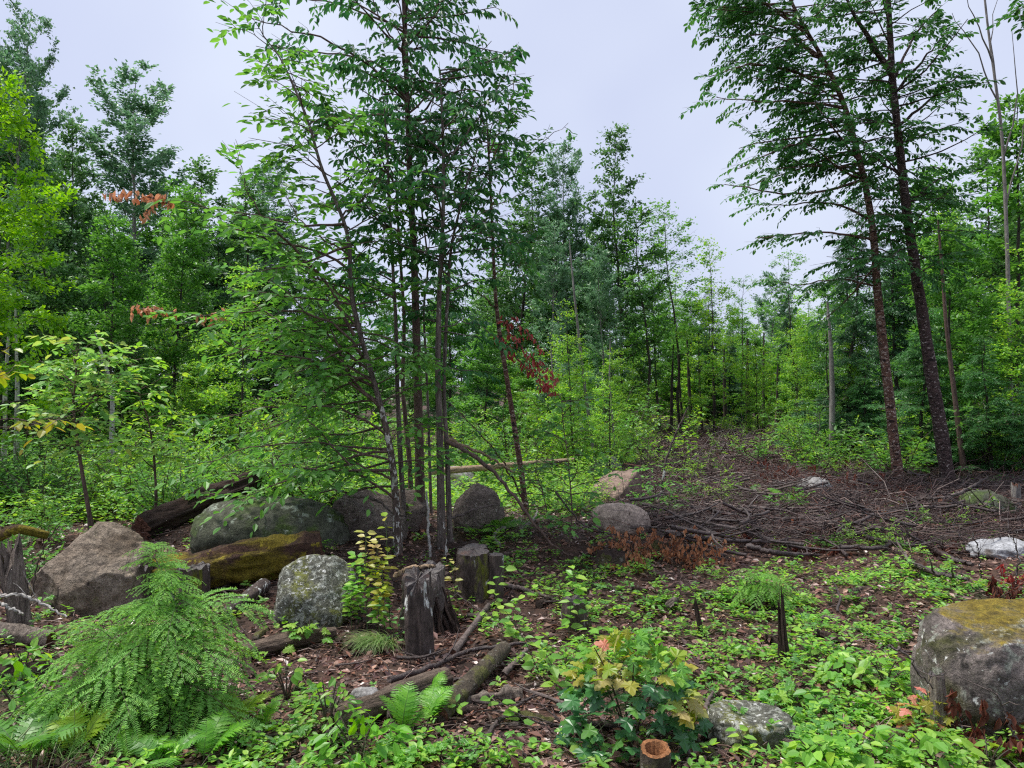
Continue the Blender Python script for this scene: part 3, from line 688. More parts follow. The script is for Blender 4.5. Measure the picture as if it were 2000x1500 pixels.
# ================================================================== STUMPS
def stump(name, label, cx, by, wpx, hpx, mat, top='cut_dark', seed=1, flare=.35, tilt=(0, 0), slope=.0, jag=0.0, sides=44, taper=0.0, cat='stump', flute=.16, ell=1.0, hollow=False, base=None):
    b = G(cx, by) if base is None else np.array(base); d = b[1]; w = wpx * d / FPX / 2; h = hpx * d / FPX
    b = b + np.array([b[0] / d * w * .7, w * .7, 0]); b[2] = hz(b[0], b[1])
    r = np.random.default_rng(seed)
    root = empty(name, b, label, cat)
    n = 26; t = np.linspace(0, 1, n); ang = np.linspace(0, 2 * np.pi, sides, endpoint=False)
    prof = (1 + flare * np.exp(-t * 6)) * (1 - taper * t ** 1.5)
    q = np.stack([np.cos(ang)[None] * 2.2 + 0 * t[:, None], np.sin(ang)[None] * 2.2 + 0 * t[:, None], t[:, None] * .8 + 0 * ang[None]], -1)
    rr = w * prof[:, None] * (1 - flute * np.abs(fbm(q, 4, seed)) + .05 * fbm(q * 3, 2, seed + 5))
    lobes = 1 + .12 * np.exp(-t * 4)[:, None] * np.sin(ang * 4 + seed)[None]
    rr = rr * lobes * (1 + .035 * fbm(np.stack([np.cos(ang)[None] * 7 + 0 * t[:, None], np.sin(ang)[None] * 7 + 0 * t[:, None], t[:, None] * 6 + 0 * ang[None]], -1), 3, seed + 8))
    jagz = jag * h * (noise3(np.stack([np.cos(ang) * 3, np.sin(ang) * 3, ang * 0 + seed], -1), seed) * .6 + .2 * noise3(np.stack([np.cos(ang) * 9, np.sin(ang) * 9, ang * 0 + seed], -1), seed + 1))
    z = t[:, None] * (h + .12) - .12 + (t[:, None] ** 2) * (jagz[None] + slope * h * np.sin(ang + .15)[None])
    V = np.stack([rr * np.cos(ang)[None] + tilt[0] * t[:, None] * h, rr * np.sin(ang)[None] * ell + tilt[1] * t[:, None] * h, z], -1)
    a = np.arange(n - 1)[:, None] * sides; j = np.arange(sides)[None]; j2 = (j + 1) % sides
    g = Geo(); g.add(V.reshape(-1, 3), np.stack([a + j, a + j2, a + sides + j2, a + sides + j], -1).reshape(-1, 4), .5, 0, True)
    g.build('trunk', M[mat], root)
    gt = Geo(); c = V[-1].mean(0)
    rings = [V[-1] + [0, 0, -.002]]
    for f in (.93, .7, .45, .2, .0):
        zz = np.array([0, 0, (-.9 * w if (hollow and f < .5) else 0)])
        rings.append(c + (V[-1] - c) * f * np.array([1, 1, 1]) + zz + np.c_[np.zeros((sides, 2)), r.normal(0, .012 * w, sides)])
    W = np.concatenate(rings); a = np.arange(5)[:, None] * sides
    gt.add(W, np.stack([a + j, a + j2, a + sides + j2, a + sides + j], -1).reshape(-1, 4), .5, 0)
    gt.build('cut_top', M[top], root)
    return root
stump('stump', 'tall dark stump with a white lichen streak down its front', 822, 1288, 58, 150, 'stump_dark', seed=3, flare=.35, slope=.10, tilt=(-.05, .0), flute=.38, jag=.22)
stump('stump', 'broad dark flat cut stump joined behind the white streaked one', 828, 1240, 92, 104, 'bark_fissure', seed=9, flare=.9, slope=.12, flute=.6, jag=.3, base=G(828, 1240))
ts = [o for o in bpy.data.objects if o.get('label', '').startswith('broad dark flat cut stump')][0]
for k in range(13):
    r = np.random.default_rng(700 + k); az = r.uniform(-1.5, 1.2); rr_ = .18 + r.uniform(0, .05); hh = r.uniform(.18, .36)
    b0 = np.array([math.cos(az) * (rr_ + .06), math.sin(az) * (rr_ + .06), -.03]); t0_ = np.array([math.cos(az + .1) * (rr_ - .07), math.sin(az + .1) * (rr_ - .07), hh])
    q = np.array([b0 + (t0_ - b0) * u + r.normal(0, .006, 3) for u in np.linspace(0, 1, 8)])
    g = Geo(); g.tube(q, r.uniform(.012, .026) * np.array([1.2, 1.1, 1, 1, .9, .75, .5, .15]), 8, lump=.25, seed=k, flute=.5); g.build('bark_slab', M['log_rot2'], ts)
stump('stump', 'cut stump with yellow moss down its right side behind the tall stump', 925, 1172, 72, 84, 'stump_moss', seed=5, flare=.3, flute=.32, slope=.08)
stump('stump', 'narrow grey stump pressed against the mossy one on its right', 968, 1166, 34, 76, 'stump_dark', seed=6, flare=.15)
stump('stump', 'short grey lichened stump right of the small hemlock tip', 377, 1192, 62, 72, 'stump_moss', seed=8, flare=.3, jag=.2)
stump('stump', 'dark mossy stump half hidden between the tan boulder and the hemlock', 252, 1200, 80, 84, 'log_lichen', seed=12, flare=.3, jag=.3)
stump('snag', 'splintered reddish grey snag at the far left edge in front of the tan boulder', 45, 1245, 44, 150, 'wood_grey', 'wood_grey', 14, .5, (-.18, 0), 0, .5, flute=.5)
stump('stump', 'freshly cut stump with orange hollow top beneath the dark maple leaves', 1280, 1550, 60, 76, 'log_lichen', 'cut_orange', 15, .15, slope=.10, hollow=True)
stump('post_stump', 'slim bleached upright stub in front of the huge right boulder', 1838, 1445, 32, 116, 'wood_bleached', 'cut_dark', 16, .12, (-.06, 0), 0, .12, flute=.3)
stump('broken_stub', 'jagged dark upright stub standing in the green seedlings', 1535, 1300, 24, 98, 'log_rot2', 'log_rot', 17, .9, (-.10, 0), 0, .9, flute=.6, taper=.45)
stump('broken_stub', 'small thin dark stub left of the jagged one', 1378, 1248, 15, 54, 'log_rot2', 'log_rot', 18, .9, (-.35, 0), 0, .9, flute=.5, taper=.6)
stump('stump', 'small black stump behind the large leaved shoot', 1122, 1232, 52, 50, 'stump_dark', 'cut_dark', 19, .3, jag=.2)
stump('snag', 'short grey standing post at the right edge behind the brash', 1985, 1006, 18, 54, 'bark_grey', 'wood_red', 20, .2, (0, 0), 0, .3)
stump('stump', 'low rotten stump at the foot of the paired fissured trunks', 905, 1095, 60, 22, 'log_rot', 'log_rot', 21, .6, (0, 0), 0, .6)
stump('stump', 'low mossy stump under the small trees in the middle', 1195, 1115, 62, 24, 'log_lichen', 'log_rot', 22, .5, (0, 0), 0, .5)
stump('stump', 'weathered mossy stump under the small green hemlock', 1285, 1090, 44, 26, 'log_lichen', 'wood_red', 23, .5, (0, 0), 0, .5)
stump('upturned_root', 'dark upturned root at the far end of the skid trail', 1300, 862, 24, 18, 'log_rot', 'log_rot', 24, .6, (0, 0), 0, .8, cat='root')

# ================================================================== BACKGROUND WOOD
PROTO = {}
for kind, seeds in (('maple', (1, 2, 3)), ('deep', (4, 5)), ('lime', (6,)), ('bright', (7, 8)), ('aspen', (9, 10)), ('thin', (11, 12)), ('hemlock', (13, 14)), ('fir', (15, 16))):
    PROTO[kind] = [make_tree(kind, s) for s in seeds]
NAME = dict(maple='maple_tree', deep='broadleaf_tree', lime='maple_tree', bright='young_tree', aspen='aspen_tree', thin='slender_tree', hemlock='hemlock_tree', fir='hemlock_tree')
WORD = dict(maple='mid green maple', deep='dark green broadleaf tree', lime='yellow green maple', bright='bright green young tree', aspen='grey green aspen', thin='slender thin crowned tree', hemlock='dark hemlock', fir='low branched green hemlock')
def plant(kind, px, top, Y, label=None, group=None, wide=1.0, var=None):
    x = P(px, 800, Y)[0]; z0 = hz(x, Y)
    Hn = P(px, top, Y)[2] - z0
    tr, cr, H0_ = PROTO[kind][(var if var is not None else int(rng.integers(0, 9))) % len(PROTO[kind])]
    s = Hn / H0_
    root = bpy.data.objects.new(NAME[kind], None); C.objects.link(root)
    root.location = (x, Y, z0); root.rotation_euler = (rng.normal(0, .02), rng.normal(0, .02), rng.uniform(0, 6.28))
    sw = (s * wide) if s < 1.4 else (1.2 * wide * s ** .3)
    root.scale = (sw, sw, s)
    obj('trunk', tr, root); obj('crown', cr, root)
    tag(root, label or WORD[kind] + ' in the wood', 'tree', group)
    return root
manual = [
 ('aspen', -5, 15, 19, 'tall grey green aspen at the upper left corner of the picture', .6), ('lime', -5, 165, 12.5, 'bright yellow green maple at the left edge below the aspen', .72),
 ('lime', -110, 330, 11, 'second yellow green maple cut by the left edge', .8),
 ('aspen', 262, 150, 24, 'wide crowned aspen standing above the others on the left', 1.05), ('deep', 120, 235, 21, 'dark rounded tree between the aspen and the yellow green maple', .6),
 ('deep', 400, 325, 21, 'dark broadleaf tree right of the wide aspen', 1), ('maple', 330, 370, 18, 'mid green maple below the wide aspen', .8), ('aspen', 520, 315, 26, 'aspen behind the left bending limbs', .9),
 ('deep', 90, 380, 17, 'dark tree behind the yellow green maple', .9), ('maple', 215, 430, 16, 'maple left of the brown leaf cluster', .9), ('bright', 470, 520, 15, 'bright young maple behind the leaning trunk', 1),
 ('deep', 600, 470, 24, 'dark tree glimpsed behind the central clump', 1), ('maple', 700, 500, 22, 'maple glimpsed between the central trunks', 1), ('maple', 880, 540, 23, 'maple behind the paired fissured trunks', 1),
 ('deep', 1010, 300, 27, 'dark green tree right behind the central clump', .9), ('aspen', 1110, 285, 27, 'tall aspen right of the central clump', .75), ('deep', 1215, 262, 26, 'tallest tree in the middle with a leaning top', .75),
 ('hemlock', 1165, 420, 30, 'dark hemlock behind the middle aspens', .9), ('aspen', 1080, 440, 19, 'pale aspen with thin stems in the middle', .75), ('aspen', 1180, 500, 20, 'pale aspen beside the middle hemlock', .8),
 ('thin', 1270, 420, 25, 'slender tree on the right shoulder of the middle trees', 1.2), ('thin', 1330, 410, 27, 'thin layered tree left of the sky gap', 1.1),
 ('bright', 1120, 600, 15, 'lime green sapling in the middle distance', .8), ('bright', 1190, 690, 14, 'low lime green sapling behind the pole', .9),
 ('bright', 1395, 478, 26, 'bright tree with a curved tip in the sky gap', .75), ('hemlock', 1385, 560, 31, 'dark hemlock inside the sky gap', .8),
 ('thin', 1450, 545, 32, 'small thin tree at the bottom of the sky gap', 1), ('aspen', 1500, 530, 34, 'pale tree at the far end of the skid trail', .9), ('thin', 1560, 500, 24, 'slender tree left of the orange barked trunk', 1.1),
 ('hemlock', 1655, 385, 18, 'dark hemlock behind the orange barked trunk', .85), ('hemlock', 1760, 400, 21, 'dark hemlock between the two curled bark trunks', .9),
 ('hemlock', 1420, 640, 30, 'dark hemlock at the trail end', 1), ('bright', 1480, 640, 26, 'bright young tree at the trail end', .8),
 ('deep', 1900, 300, 20, 'dark broadleaf tree right of the curled bark trunks', .95), ('maple', 1985, 200, 17, 'tall maple at the right edge', .9), ('maple', 1860, 420, 16, 'mid green maple behind the thin grey trunk', .9),
 ('bright', 1990, 480, 15, 'bright green young tree at the right edge', .9), ('maple', 1830, 330, 24, 'maple with its top in the sky right of the dark trunk', .8),
 ('fir', 1800, 600, 15.5, 'low branched green hemlock behind the dark curled trunk', 1.1), ('fir', 1930, 660, 14.5, 'drooping green hemlock at the right edge above the low boulder', 1.2),
 ('fir', 2060, 620, 13.5, 'drooping hemlock beyond the right edge', 1.2), ('bright', 1670, 620, 18, 'bright sapling left of the orange trunk', .8), ('fir', 1690, 700, 17, 'small green hemlock between the two curled bark trunks', 1.2),
 ('bright', 1560, 650, 20, 'bright young tree beside the grey stem', .8), ('thin', 1622, 560, 17.5, 'slender tree with a pale grey stem', .9),
]
for k_ in range(26):
    px_ = 940 + 640 * (k_ + .5) / 26 + (k_ * 37 % 19) - 9
    manual.append(('bright' if k_ % 3 else 'maple', px_, 640 + (k_ * 53) % 110, (19 if px_ < 1230 else 30) + (k_ * 29) % 6, 'small leafy tree filling the wood edge, ' + ('low behind the fallen pole' if px_ < 1230 else 'low at the trail end'), 1.3))
for kind, px, top, Yd, lab, wd in manual:
    plant(kind, px, top, Yd, lab, 'small leafy trees along the wood edge' if lab.startswith('small leafy tree filling') else None, wd)
SKY = np.array([(-400, 0), (0, 10), (60, 80), (95, 160), (130, 235), (165, 260), (180, 240), (330, 290), (400, 330), (540, 330), (600, 430), (700, 500), (950, 470), (1000, 300), (1110, 285), (1240, 265),
                (1290, 390), (1340, 420), (1365, 500), (1400, 490), (1440, 560), (1500, 545), (1560, 520), (1650, 400), (1800, 360), (1850, 330), (1900, 300), (2000, 200), (2400, 0)], float)
def skyline(px): return float(np.interp(px, SKY[:, 0], SKY[:, 1]))
# the rest of the wood: further rows, each tree on its own
fills = []
for (x0, x1, y0, y1, n, kinds, lo, hi) in (
    (-350, 950, 20, 30, 26, ('deep', 'maple', 'deep', 'hemlock', 'thin'), 40, 260), (-350, 950, 30, 44, 24, ('deep', 'hemlock', 'aspen'), 60, 260),
    (600, 1300, 28, 40, 16, ('maple', 'bright', 'maple', 'deep', 'thin'), 60, 300), (1280, 1600, 32, 50, 24, ('maple', 'bright', 'thin', 'maple', 'bright', 'hemlock'), 20, 180),
    (1550, 2350, 22, 38, 26, ('maple', 'bright', 'maple', 'hemlock', 'thin'), 40, 260), (-200, 2200, 44, 62, 34, ('deep', 'hemlock', 'maple'), 60, 240), (-300, 620, 15, 20, 10, ('maple', 'bright', 'deep'), 260, 480)):
    for k in range(n):
        px = x0 + (x1 - x0) * (k + rng.uniform(0, 1)) / n; Yd = rng.uniform(y0, y1)
        kd = kinds[int(rng.integers(len(kinds)))]
        top = max(skyline(px - 40), skyline(px), skyline(px + 40)) + rng.uniform(lo, hi)
        fills.append((kd, px, min(top, 740), Yd))
WHERE = lambda px: 'behind the left boulders' if px < 620 else ('behind the central clump' if px < 1000 else ('in the middle' if px < 1290 else ('at the trail end' if px < 1600 else 'behind the curled bark trunks')))
for kd, px, top, Yd in fills:
    lab = WORD[kd] + ' ' + ('far back' if Yd > 32 else 'deep in the wood') + ' ' + WHERE(px)
    plant(kd, px, top, Yd, lab, lab.replace(' tree', ' trees') + ' group')

# white birch stems at the far left, bare dead tree at the upper right
def simple_trunk(name, label, ppts, Y, w0, w1, mat, cat='tree', sides=10, n=24, parts=None):
    pts = np.array([P(px, py, Y) for px, py in ppts]); pts[0, 2] = hz(pts[0, 0], Y) - .05
    k = np.linspace(0, 1, len(pts)); t = np.linspace(0, 1, n)
    pp = np.stack([np.interp(t, k, pts[:, q]) for q in range(3)], -1)
    for _ in range(2): pp[1:-1] = (pp[:-2] + pp[1:-1] * 2 + pp[2:]) / 4
    g = Geo(); g.tube(pp, np.linspace(w0, w1, n) * Y / FPX / 2, sides, lump=.06, seed=int(abs(ppts[0][0])) % 97)
    root = empty(name, pp[0] + [0, 0, .05], label, cat)
    g.build('trunk', M[mat], root, loc=pp[0] + [0, 0, .05])
    return root, pp
for a_, b_, lab in ((8, 20, 'white birch stem nearest the left edge'), (32, 30, 'thin white birch stem right beside it at the left'), (218, 186, 'leaning white birch stem behind the shrubs at left')):
    simple_trunk('birch_tree', lab, [(a_, 870), (a_ + 2, 760), (b_, 600 if a_ < 100 else 650)], 13.5, 12, 3, 'bark_white')
simple_trunk('young_tree', 'pale grey leaning stem in the middle distance right of the red leaves', [(1165, 860), (1135, 700), (1120, 560), (1112, 470)], 15, 8, 2, 'bark_grey')
simple_trunk('young_tree', 'thin pale stem beside the lime green sapling', [(1205, 850), (1190, 740), (1192, 660)], 15, 5, 1.5, 'bark_grey')
simple_trunk('grey_tree', 'straight pale grey trunk left of the orange barked tree', [(1624, 880), (1626, 760), (1622, 660), (1616, 590)], 17, 13, 4, 'bark_grey')
rt, pp = simple_trunk('thin_tree', 'thin grey trunk right of the dark curled bark tree', [(1885, 930), (1868, 800), (1848, 640), (1838, 500), (1832, 430)], 14.5, 12, 3, 'bark_brown')
for q, (a_, w_) in enumerate(((1290, 7), (1335, 8), (1352, 11), (1372, 7), (1398, 9), (1418, 12), (1462, 14), (1492, 9), (1518, 8), (1311, 9))):
    simple_trunk('dark_trunk_tree', ['dark trunk at the trail end'][0] + ', number of stems standing among pale leaves'.replace('number of stems ', ''), [(a_, 846), (a_ - 8 + q, 760), (a_ - 14 + 2 * q, 640 + (q * 37) % 50)], 27 + (q % 3), w_ * .8, w_ * .3, 'bark_far').__getitem__(0)['group'] = 'dark trunks at the end of the trail'
def dead_tree():
    root, pp = simple_trunk('dead_tree', 'bare pale dead tree standing in the sky at the upper right', [(1975, 800), (1968, 500), (1958, 260), (1930, 60), (1915, -80)], 16, 9, 3, 'bark_grey')
    g = Geo()
    for (a_, b_, c_) in (((1950, 200), (1900, 90), (1855, 25)), ((1938, 120), (1905, 40), (1880, -20)), ((1962, 300), (1990, 200), (1975, 60)), ((1965, 400), (2000, 260), (2015, 180)), ((1955, 250), (1935, 100), (1945, 0))):
        pts = np.array([P(*a_, 16), P(*b_, 15.7), P(*c_, 15.5)])
        t = np.linspace(0, 1, 8); q = np.stack([np.interp(t, [0, .5, 1], pts[:, m]) for m in range(3)], -1) + rng.normal(0, .02, (8, 3)); q[0] = pts[0]
        g = Geo(); g.tube(q, np.linspace(.02, .005, 8), 6, cap=False); g.build('branch', M['bark_grey'], root, loc=root.location[:])
dead_tree()

# ------------------------------------------------------------------ understory shrubs (each one its own)
SH = [make_shrub(31, 'leaf_fresh'), make_shrub(32, 'leaf_maple', 1.8, .5, 9), make_shrub(33, 'leaf_front', 1.3, .8, 10), make_shrub(34, 'leaf_fresh', .8, 1.0, 9, OV, .06), make_shrub(35, 'leaf_lime', 1.2, .5, 6), make_shrub(36, 'leaf_maple', 1.2, .9, 10, OVW, .09), make_shrub(37, 'needle_right', .9, 1.1, 12, QN, .08, 9, .07)]
SHW = ['fresh green', 'mid green', 'loose leafy green', 'low fresh green', 'yellow green', 'broad leaved green', 'feathery green']
def shrub(k, x, y, s, where):
    st, fo, _ = SH[k]
    root = bpy.data.objects.new('shrub', None); C.objects.link(root)
    root.location = (x, y, hz(x, y)); root.scale = (s, s, s * rng.uniform(.85, 1.15)); root.rotation_euler = (0, 0, rng.uniform(0, 6.28))
    obj('stem', st, root); obj('foliage', fo, root)
    tag(root, SHW[k] + ' shrub ' + where, 'shrub', SHW[k] + ' shrubs ' + where)
def shrubs(n, px0, px1, y0, y1, ks, where, smin=.7, smax=1.2):
    for _ in range(n):
        px = rng.uniform(px0, px1); Yd = rng.uniform(y0, y1); x = P(px, 850, Yd)[0]
        shrub(ks[int(rng.integers(len(ks)))], x, Yd, rng.uniform(smin, smax), where)
shrubs(80, -250, 700, 9.2, 13.5, (0, 2, 3, 5, 1, 0, 6), 'in the thicket behind the left boulders', .55, 1.0)
shrubs(34, -250, 720, 13, 18, (0, 1, 2, 5), 'at the edge of the left wood', .8, 1.5)
shrubs(26, 600, 1200, 12, 17, (0, 2, 3, 4, 5), 'behind the central trunks', .6, 1.0)
shrubs(20, 900, 1270, 14, 22, (0, 1, 4), 'below the middle trees', .7, 1.4)
shrubs(30, 1180, 1580, 27, 34, (0, 3, 4, 1, 6), 'at the far end of the skid trail', .5, 1.1)
shrubs(24, 1530, 1760, 14.5, 22, (0, 1, 3, 5, 6), 'along the right edge of the trail', .6, 1.3)
shrubs(30, 1700, 2200, 14.5, 20, (1, 6, 0, 2), 'under the hemlocks on the right', .7, 1.2)
shrubs(9, 1250, 1480, 16, 24, (3, 3, 0), 'growing low on the skid trail', .25, .45)
shrubs(9, 1080, 1180, 9.5, 12, (0, 2), 'beside the tan boulder in the middle', .35, .6)
for k_, (a_, b_, s_) in enumerate(((1405, 985, .22), (1425, 1000, .2), (1535, 1008, .22), (1330, 945, .3), (1385, 930, .3), (1292, 1012, .22), (1700, 1072, .16), (1730, 1065, .2), (1800, 1050, .2), (1850, 1045, .16), (1770, 1030, .15), (1345, 985, .2), (1600, 905, .35), (1540, 915, .35), (1480, 905, .35), (1425, 890, .3), (1450, 1040, .12), (1620, 1070, .12), (1905, 1020, .2), (1660, 935, .35), (1585, 935, .25))):
    q_ = G(a_, b_); shrub((0, 3, 5)[k_ % 3], q_[0], q_[1], s_ * 1.9, 'sprouting through the brash')
for k_, (a_, b_, s_) in enumerate(((1480, 862, .9), (1505, 870, .9), (1530, 880, .9), (1560, 892, .8), (1590, 902, .8), (1620, 912, .75), (1650, 920, .75), (1685, 930, .7), (1715, 940, .65), (1500, 858, 1.), (1545, 868, 1.), (1580, 878, 1.), (1620, 890, 1.), (1665, 903, .9), (1700, 915, .9), (1600, 868, 1.1), (1660, 880, 1.1), (1450, 856, .9))):
    q_ = G(a_, b_); shrub((0, 3, 6, 1, 5, 0)[k_ % 6], q_[0], q_[1], s_ * (.62 if k_ < 9 else .8), 'lining the right side of the skid trail')
for k_, (a_, b_, s_) in enumerate(((1235, 862, .9), (1250, 880, .8), (1225, 895, .7), (1250, 912, .5), (1205, 905, .6), (1180, 890, .8), (1270, 868, .7), (1235, 930, .4), (1290, 858, .7), (1385, 905, .35), (1375, 890, .4), (1395, 925, .3))):
    q_ = G(a_, b_); shrub((0, 3, 5)[k_ % 3], q_[0], q_[1], s_ * .75, 'lining the left side of the skid trail')
shrubs(5, -60, 120, 6.6, 8.2, (3, 5, 2), 'between the arched branch and the left edge', .35, .55)

# ================================================================== HERO TREES
def pxline(pts, Y, dd=None, n=20, smooth=3):
    dd = dd or [0] * len(pts)
    w = np.array([P(a, b, Y + c) for (a, b), c in zip(pts, dd)])
    k = np.concatenate([[0], np.cumsum(np.linalg.norm(np.diff(w, axis=0), axis=1))]); k /= k[-1]; t = np.linspace(0, 1, n)
    q = np.stack([np.interp(t, k, w[:, m]) for m in range(3)], -1)
    for _ in range(smooth): q[1:-1] = (q[:-2] + q[1:-1] * 2 + q[2:]) / 4
    return q
def hero(name, label, trunk, Y, w0, w1, bark, limbs, auto, leafm, T, size, cat='tree', lump=.07, nobj=300, step=.12, nl=7, dead=None, hang=.3, droop=.25, group=None, seed=1, sides=14, keep=None, tlen=(.15, .42), lbark=None, bark2=None, split=12):
    """trunk and limbs given as (px,py) lines laid at their real distance; auto = list of (t0,t1,n,len0,len1,az0,az1,up0,up1)"""
    r = np.random.default_rng(seed)
    tp = pxline(trunk, Y, n=44)
    b = tp[0].copy(); b[2] = hz(b[0], b[1]); tp[0] = b - [0, 0, .1]
    root = empty(name, b, label, cat, group)
    rad = np.linspace(1, 0, 44) ** 1.15 * (w0 - w1) * .88 + w1 * .8; rad = rad * Y / FPX / 2 * .86; rad[0:2] *= 1.25; rad[-5:] *= [.85, .7, .5, .3, .12]
    g = Geo(); g.tube(tp, rad, sides, lump=lump, seed=seed)
    if bark2: k_ = len(g.M[0]); g.M[0][(split * sides):] = 1; g.M[2][:] = 1
    g.build('trunk', [M[bark], M[bark2 or bark]], root, loc=b)
    gb, nd = Geo(), Nodes(); gl = Geo()
    for (ln, dd, lw) in limbs:
        q = pxline(ln, Y, dd, 14)
        q[1:-1] += r.normal(0, .012, (12, 3))
        gx = Geo(); gx.tube(q, np.linspace(lw, lw * .22, 14), 7, cap=False); gx.build('branch', M[lbark or bark], root, loc=b)
        leafy(q, gl, nd, step, (tlen[0] * 1.2, tlen[1] * 1.2), .22, nl, size, droop, r=r, hang=hang, trad=.003)
    for (t0, t1, n, l0, l1, a0, a1, u0, u1) in auto:
        for i in range(n):
            t = t0 + (t1 - t0) * (i + r.uniform(0, 1)) / n; az = r.uniform(a0, a1)
            l = (l0 + (l1 - l0) * r.uniform(0, 1)) * (1.1 - .3 * t)
            q = grow(interp(tp, t), [math.cos(az), math.sin(az), r.uniform(u0, u1)], l, 7, .10, -.01, r)
            gb.tube(q, max(.006, .013 * l) * np.linspace(1, .25, 8), 5, cap=False)
            leafy(q, gl, nd, step, tlen, .18, nl, size, droop, r=r, hang=hang, trad=.003)
    if gb.n: gb.build('side_branches', M[lbark or bark], root, loc=b)
    p, d, n, s = nd.cat()
    if keep is not None:
        uv = project(p); m = keep(uv); p, d, n, s = p[m], d[m], n[m], s[m]
    # the leaves that show largest are parts of their own
    uv = project(p); vis = (uv[:, 0] > 0) & (uv[:, 0] < 2000) & (uv[:, 1] > 0) & (uv[:, 1] < 1500)
    face = np.abs((unit(n) * unit(p - [0, 0, CAMZ])).sum(1)) + .25
    score = np.where(vis, s / p[:, 1] * face, 0); order = np.argsort(-score)
    top, rest = order[:nobj], order[nobj:]
    me = leafmesh(T, leafm)
    A = frames(d, n) * s[:, None, None]
    for k in top: obj('leaf', me, root, mat4(A[k], p[k] - b))
    leaves(gl, T, p[rest], d[rest], n[rest], s[rest], mat=1)
    o = gl.build('foliage', [M['stem_brown'], M[leafm]], root, loc=b); o['kind'] = 'stuff'
    if dead:
        for (line, dd, cnt, dm, sz) in dead:
            q = pxline(line, Y, dd, 10); gx = Geo(); gx.tube(q, np.linspace(.006, .002, 10), 5, cap=False); gx.build('dead_twig', M['stem_brown'], root, loc=b)
            dmm = leafmesh(OVC, dm)
            t = np.sort(r.uniform(0, 1, cnt)); pp = interp(q, t) + r.normal(0, .025, (cnt, 3))
            dv = unit(np.c_[r.normal(0, .5, (cnt, 2)), -np.abs(r.normal(.9, .3, cnt))]); nn = unit(r.normal(0, 1, (cnt, 3)) + [0, -.6, .3])
            AA = frames(dv, nn) * (sz * r.uniform(.7, 1.25, cnt))[:, None, None]
            for k in range(cnt): obj('dead_leaf', dmm, root, mat4(AA[k], pp[k] - b))
    return root
_lm = {}
def leafmesh(T, m):
    key = (id(T), m)
    if key not in _lm:
        g = Geo(); g.add(T[0], T[1], 0.0); _lm[key] = g.build('leaf', M[m], link=False)
    return _lm[key]
PI = math.pi
YC = G(822, 1050)[1]
hero('leaning_tree', 'pale speckled slim tree leaning left, its lower trunk white with lichen', [(778, 1062), (768, 900), (745, 795), (722, 720), (700, 640), (682, 560), (686, 470), (660, 400), (626, 330), (608, 250), (575, 170), (535, 85), (500, 60)], 7.4, 20, 5, 'bark_speck',
     [([(692, 655), (640, 555), (560, 462), (490, 418), (400, 402), (330, 392)], [0, -.2, -.4, -.6, -.8, -.9], .018),
      ([(520, 440), (488, 380), (470, 330), (460, 272)], [-.5, -.6, -.6, -.6], .007),
      ([(705, 690), (630, 612), (540, 600), (450, 620), (340, 612)], [0, -.2, -.3, -.5, -.6], .014),
      ([(745, 800), (680, 740), (600, 700), (500, 690), (430, 660)], [0, -.2, -.5, -.7, -.8], .013),
      ([(756, 850), (680, 800), (590, 790), (480, 800), (400, 820)], [0, -.2, -.3, -.5, -.6], .013),
      ([(768, 900), (690, 880), (600, 860), (500, 870), (400, 905)], [0, -.1, -.2, -.3, -.4], .013),
      ([(770, 940), (700, 900), (620, 920), (540, 945), (455, 985)], [0, -.1, -.1, 0, 0], .012),
      ([(725, 725), (640, 660), (560, 560), (470, 530)], [0, .2, .4, .5], .013),
      ([(684, 500), (620, 460), (560, 400), (540, 330)], [0, .1, .2, .3], .010),
      ([(670, 420), (720, 380), (760, 330)], [0, -.2, -.4], .010),
      ([(626, 330), (570, 310), (530, 305)], [0, -.1, -.2], .006),
      ([(610, 260), (560, 220), (520, 205)], [0, -.1, -.2], .006),
      ([(690, 600), (600, 520), (520, 480)], [0, .3, .6], .010),
      ([(700, 640), (620, 650), (520, 660), (430, 700)], [0, .3, .5, .7], .012), ([(740, 780), (640, 790), (540, 830), (450, 860)], [0, .3, .5, .7], .012), ([(765, 900), (660, 930), (560, 900), (440, 930)], [0, .3, .4, .6], .012),
      ([(770, 950), (640, 960), (520, 980), (400, 960)], [0, .5, .9, 1.2], .012), ([(730, 740), (640, 700), (560, 640), (500, 590), (440, 560)], [0, .5, .8, 1., 1.2], .012)],
     [(.50, .99, 34, .3, .75, 0, 2 * PI, -.1, .8), (.28, .60, 16, .6, 1.4, 2.0, 4.4, -.5, .7), (.08, .35, 9, .6, 1.5, 2.2, 4.1, -.5, .7), (.1, .5, 14, .4, .9, -1.3, 1.3, -.1, .4)], 'leaf_front', OV, .10, seed=101, step=.085, nl=7, tlen=(.2, .6), lbark='bark_brown', bark2='bark_fissure', split=11,
     dead=[([(335, 392), (290, 385), (240, 378), (205, 380)], [-.9, -.9, -1, -1], 60, 'leaf_tan', .07), ([(300, 385), (285, 420)], [-1, -1], 14, 'leaf_tan', .07), ([(345, 610), (310, 605), (255, 602)], [-.6, -.7, -.7], 40, 'leaf_tan', .07), ([(385, 620), (430, 610)], [-.6, -.6], 14, 'leaf_tan', .07)])
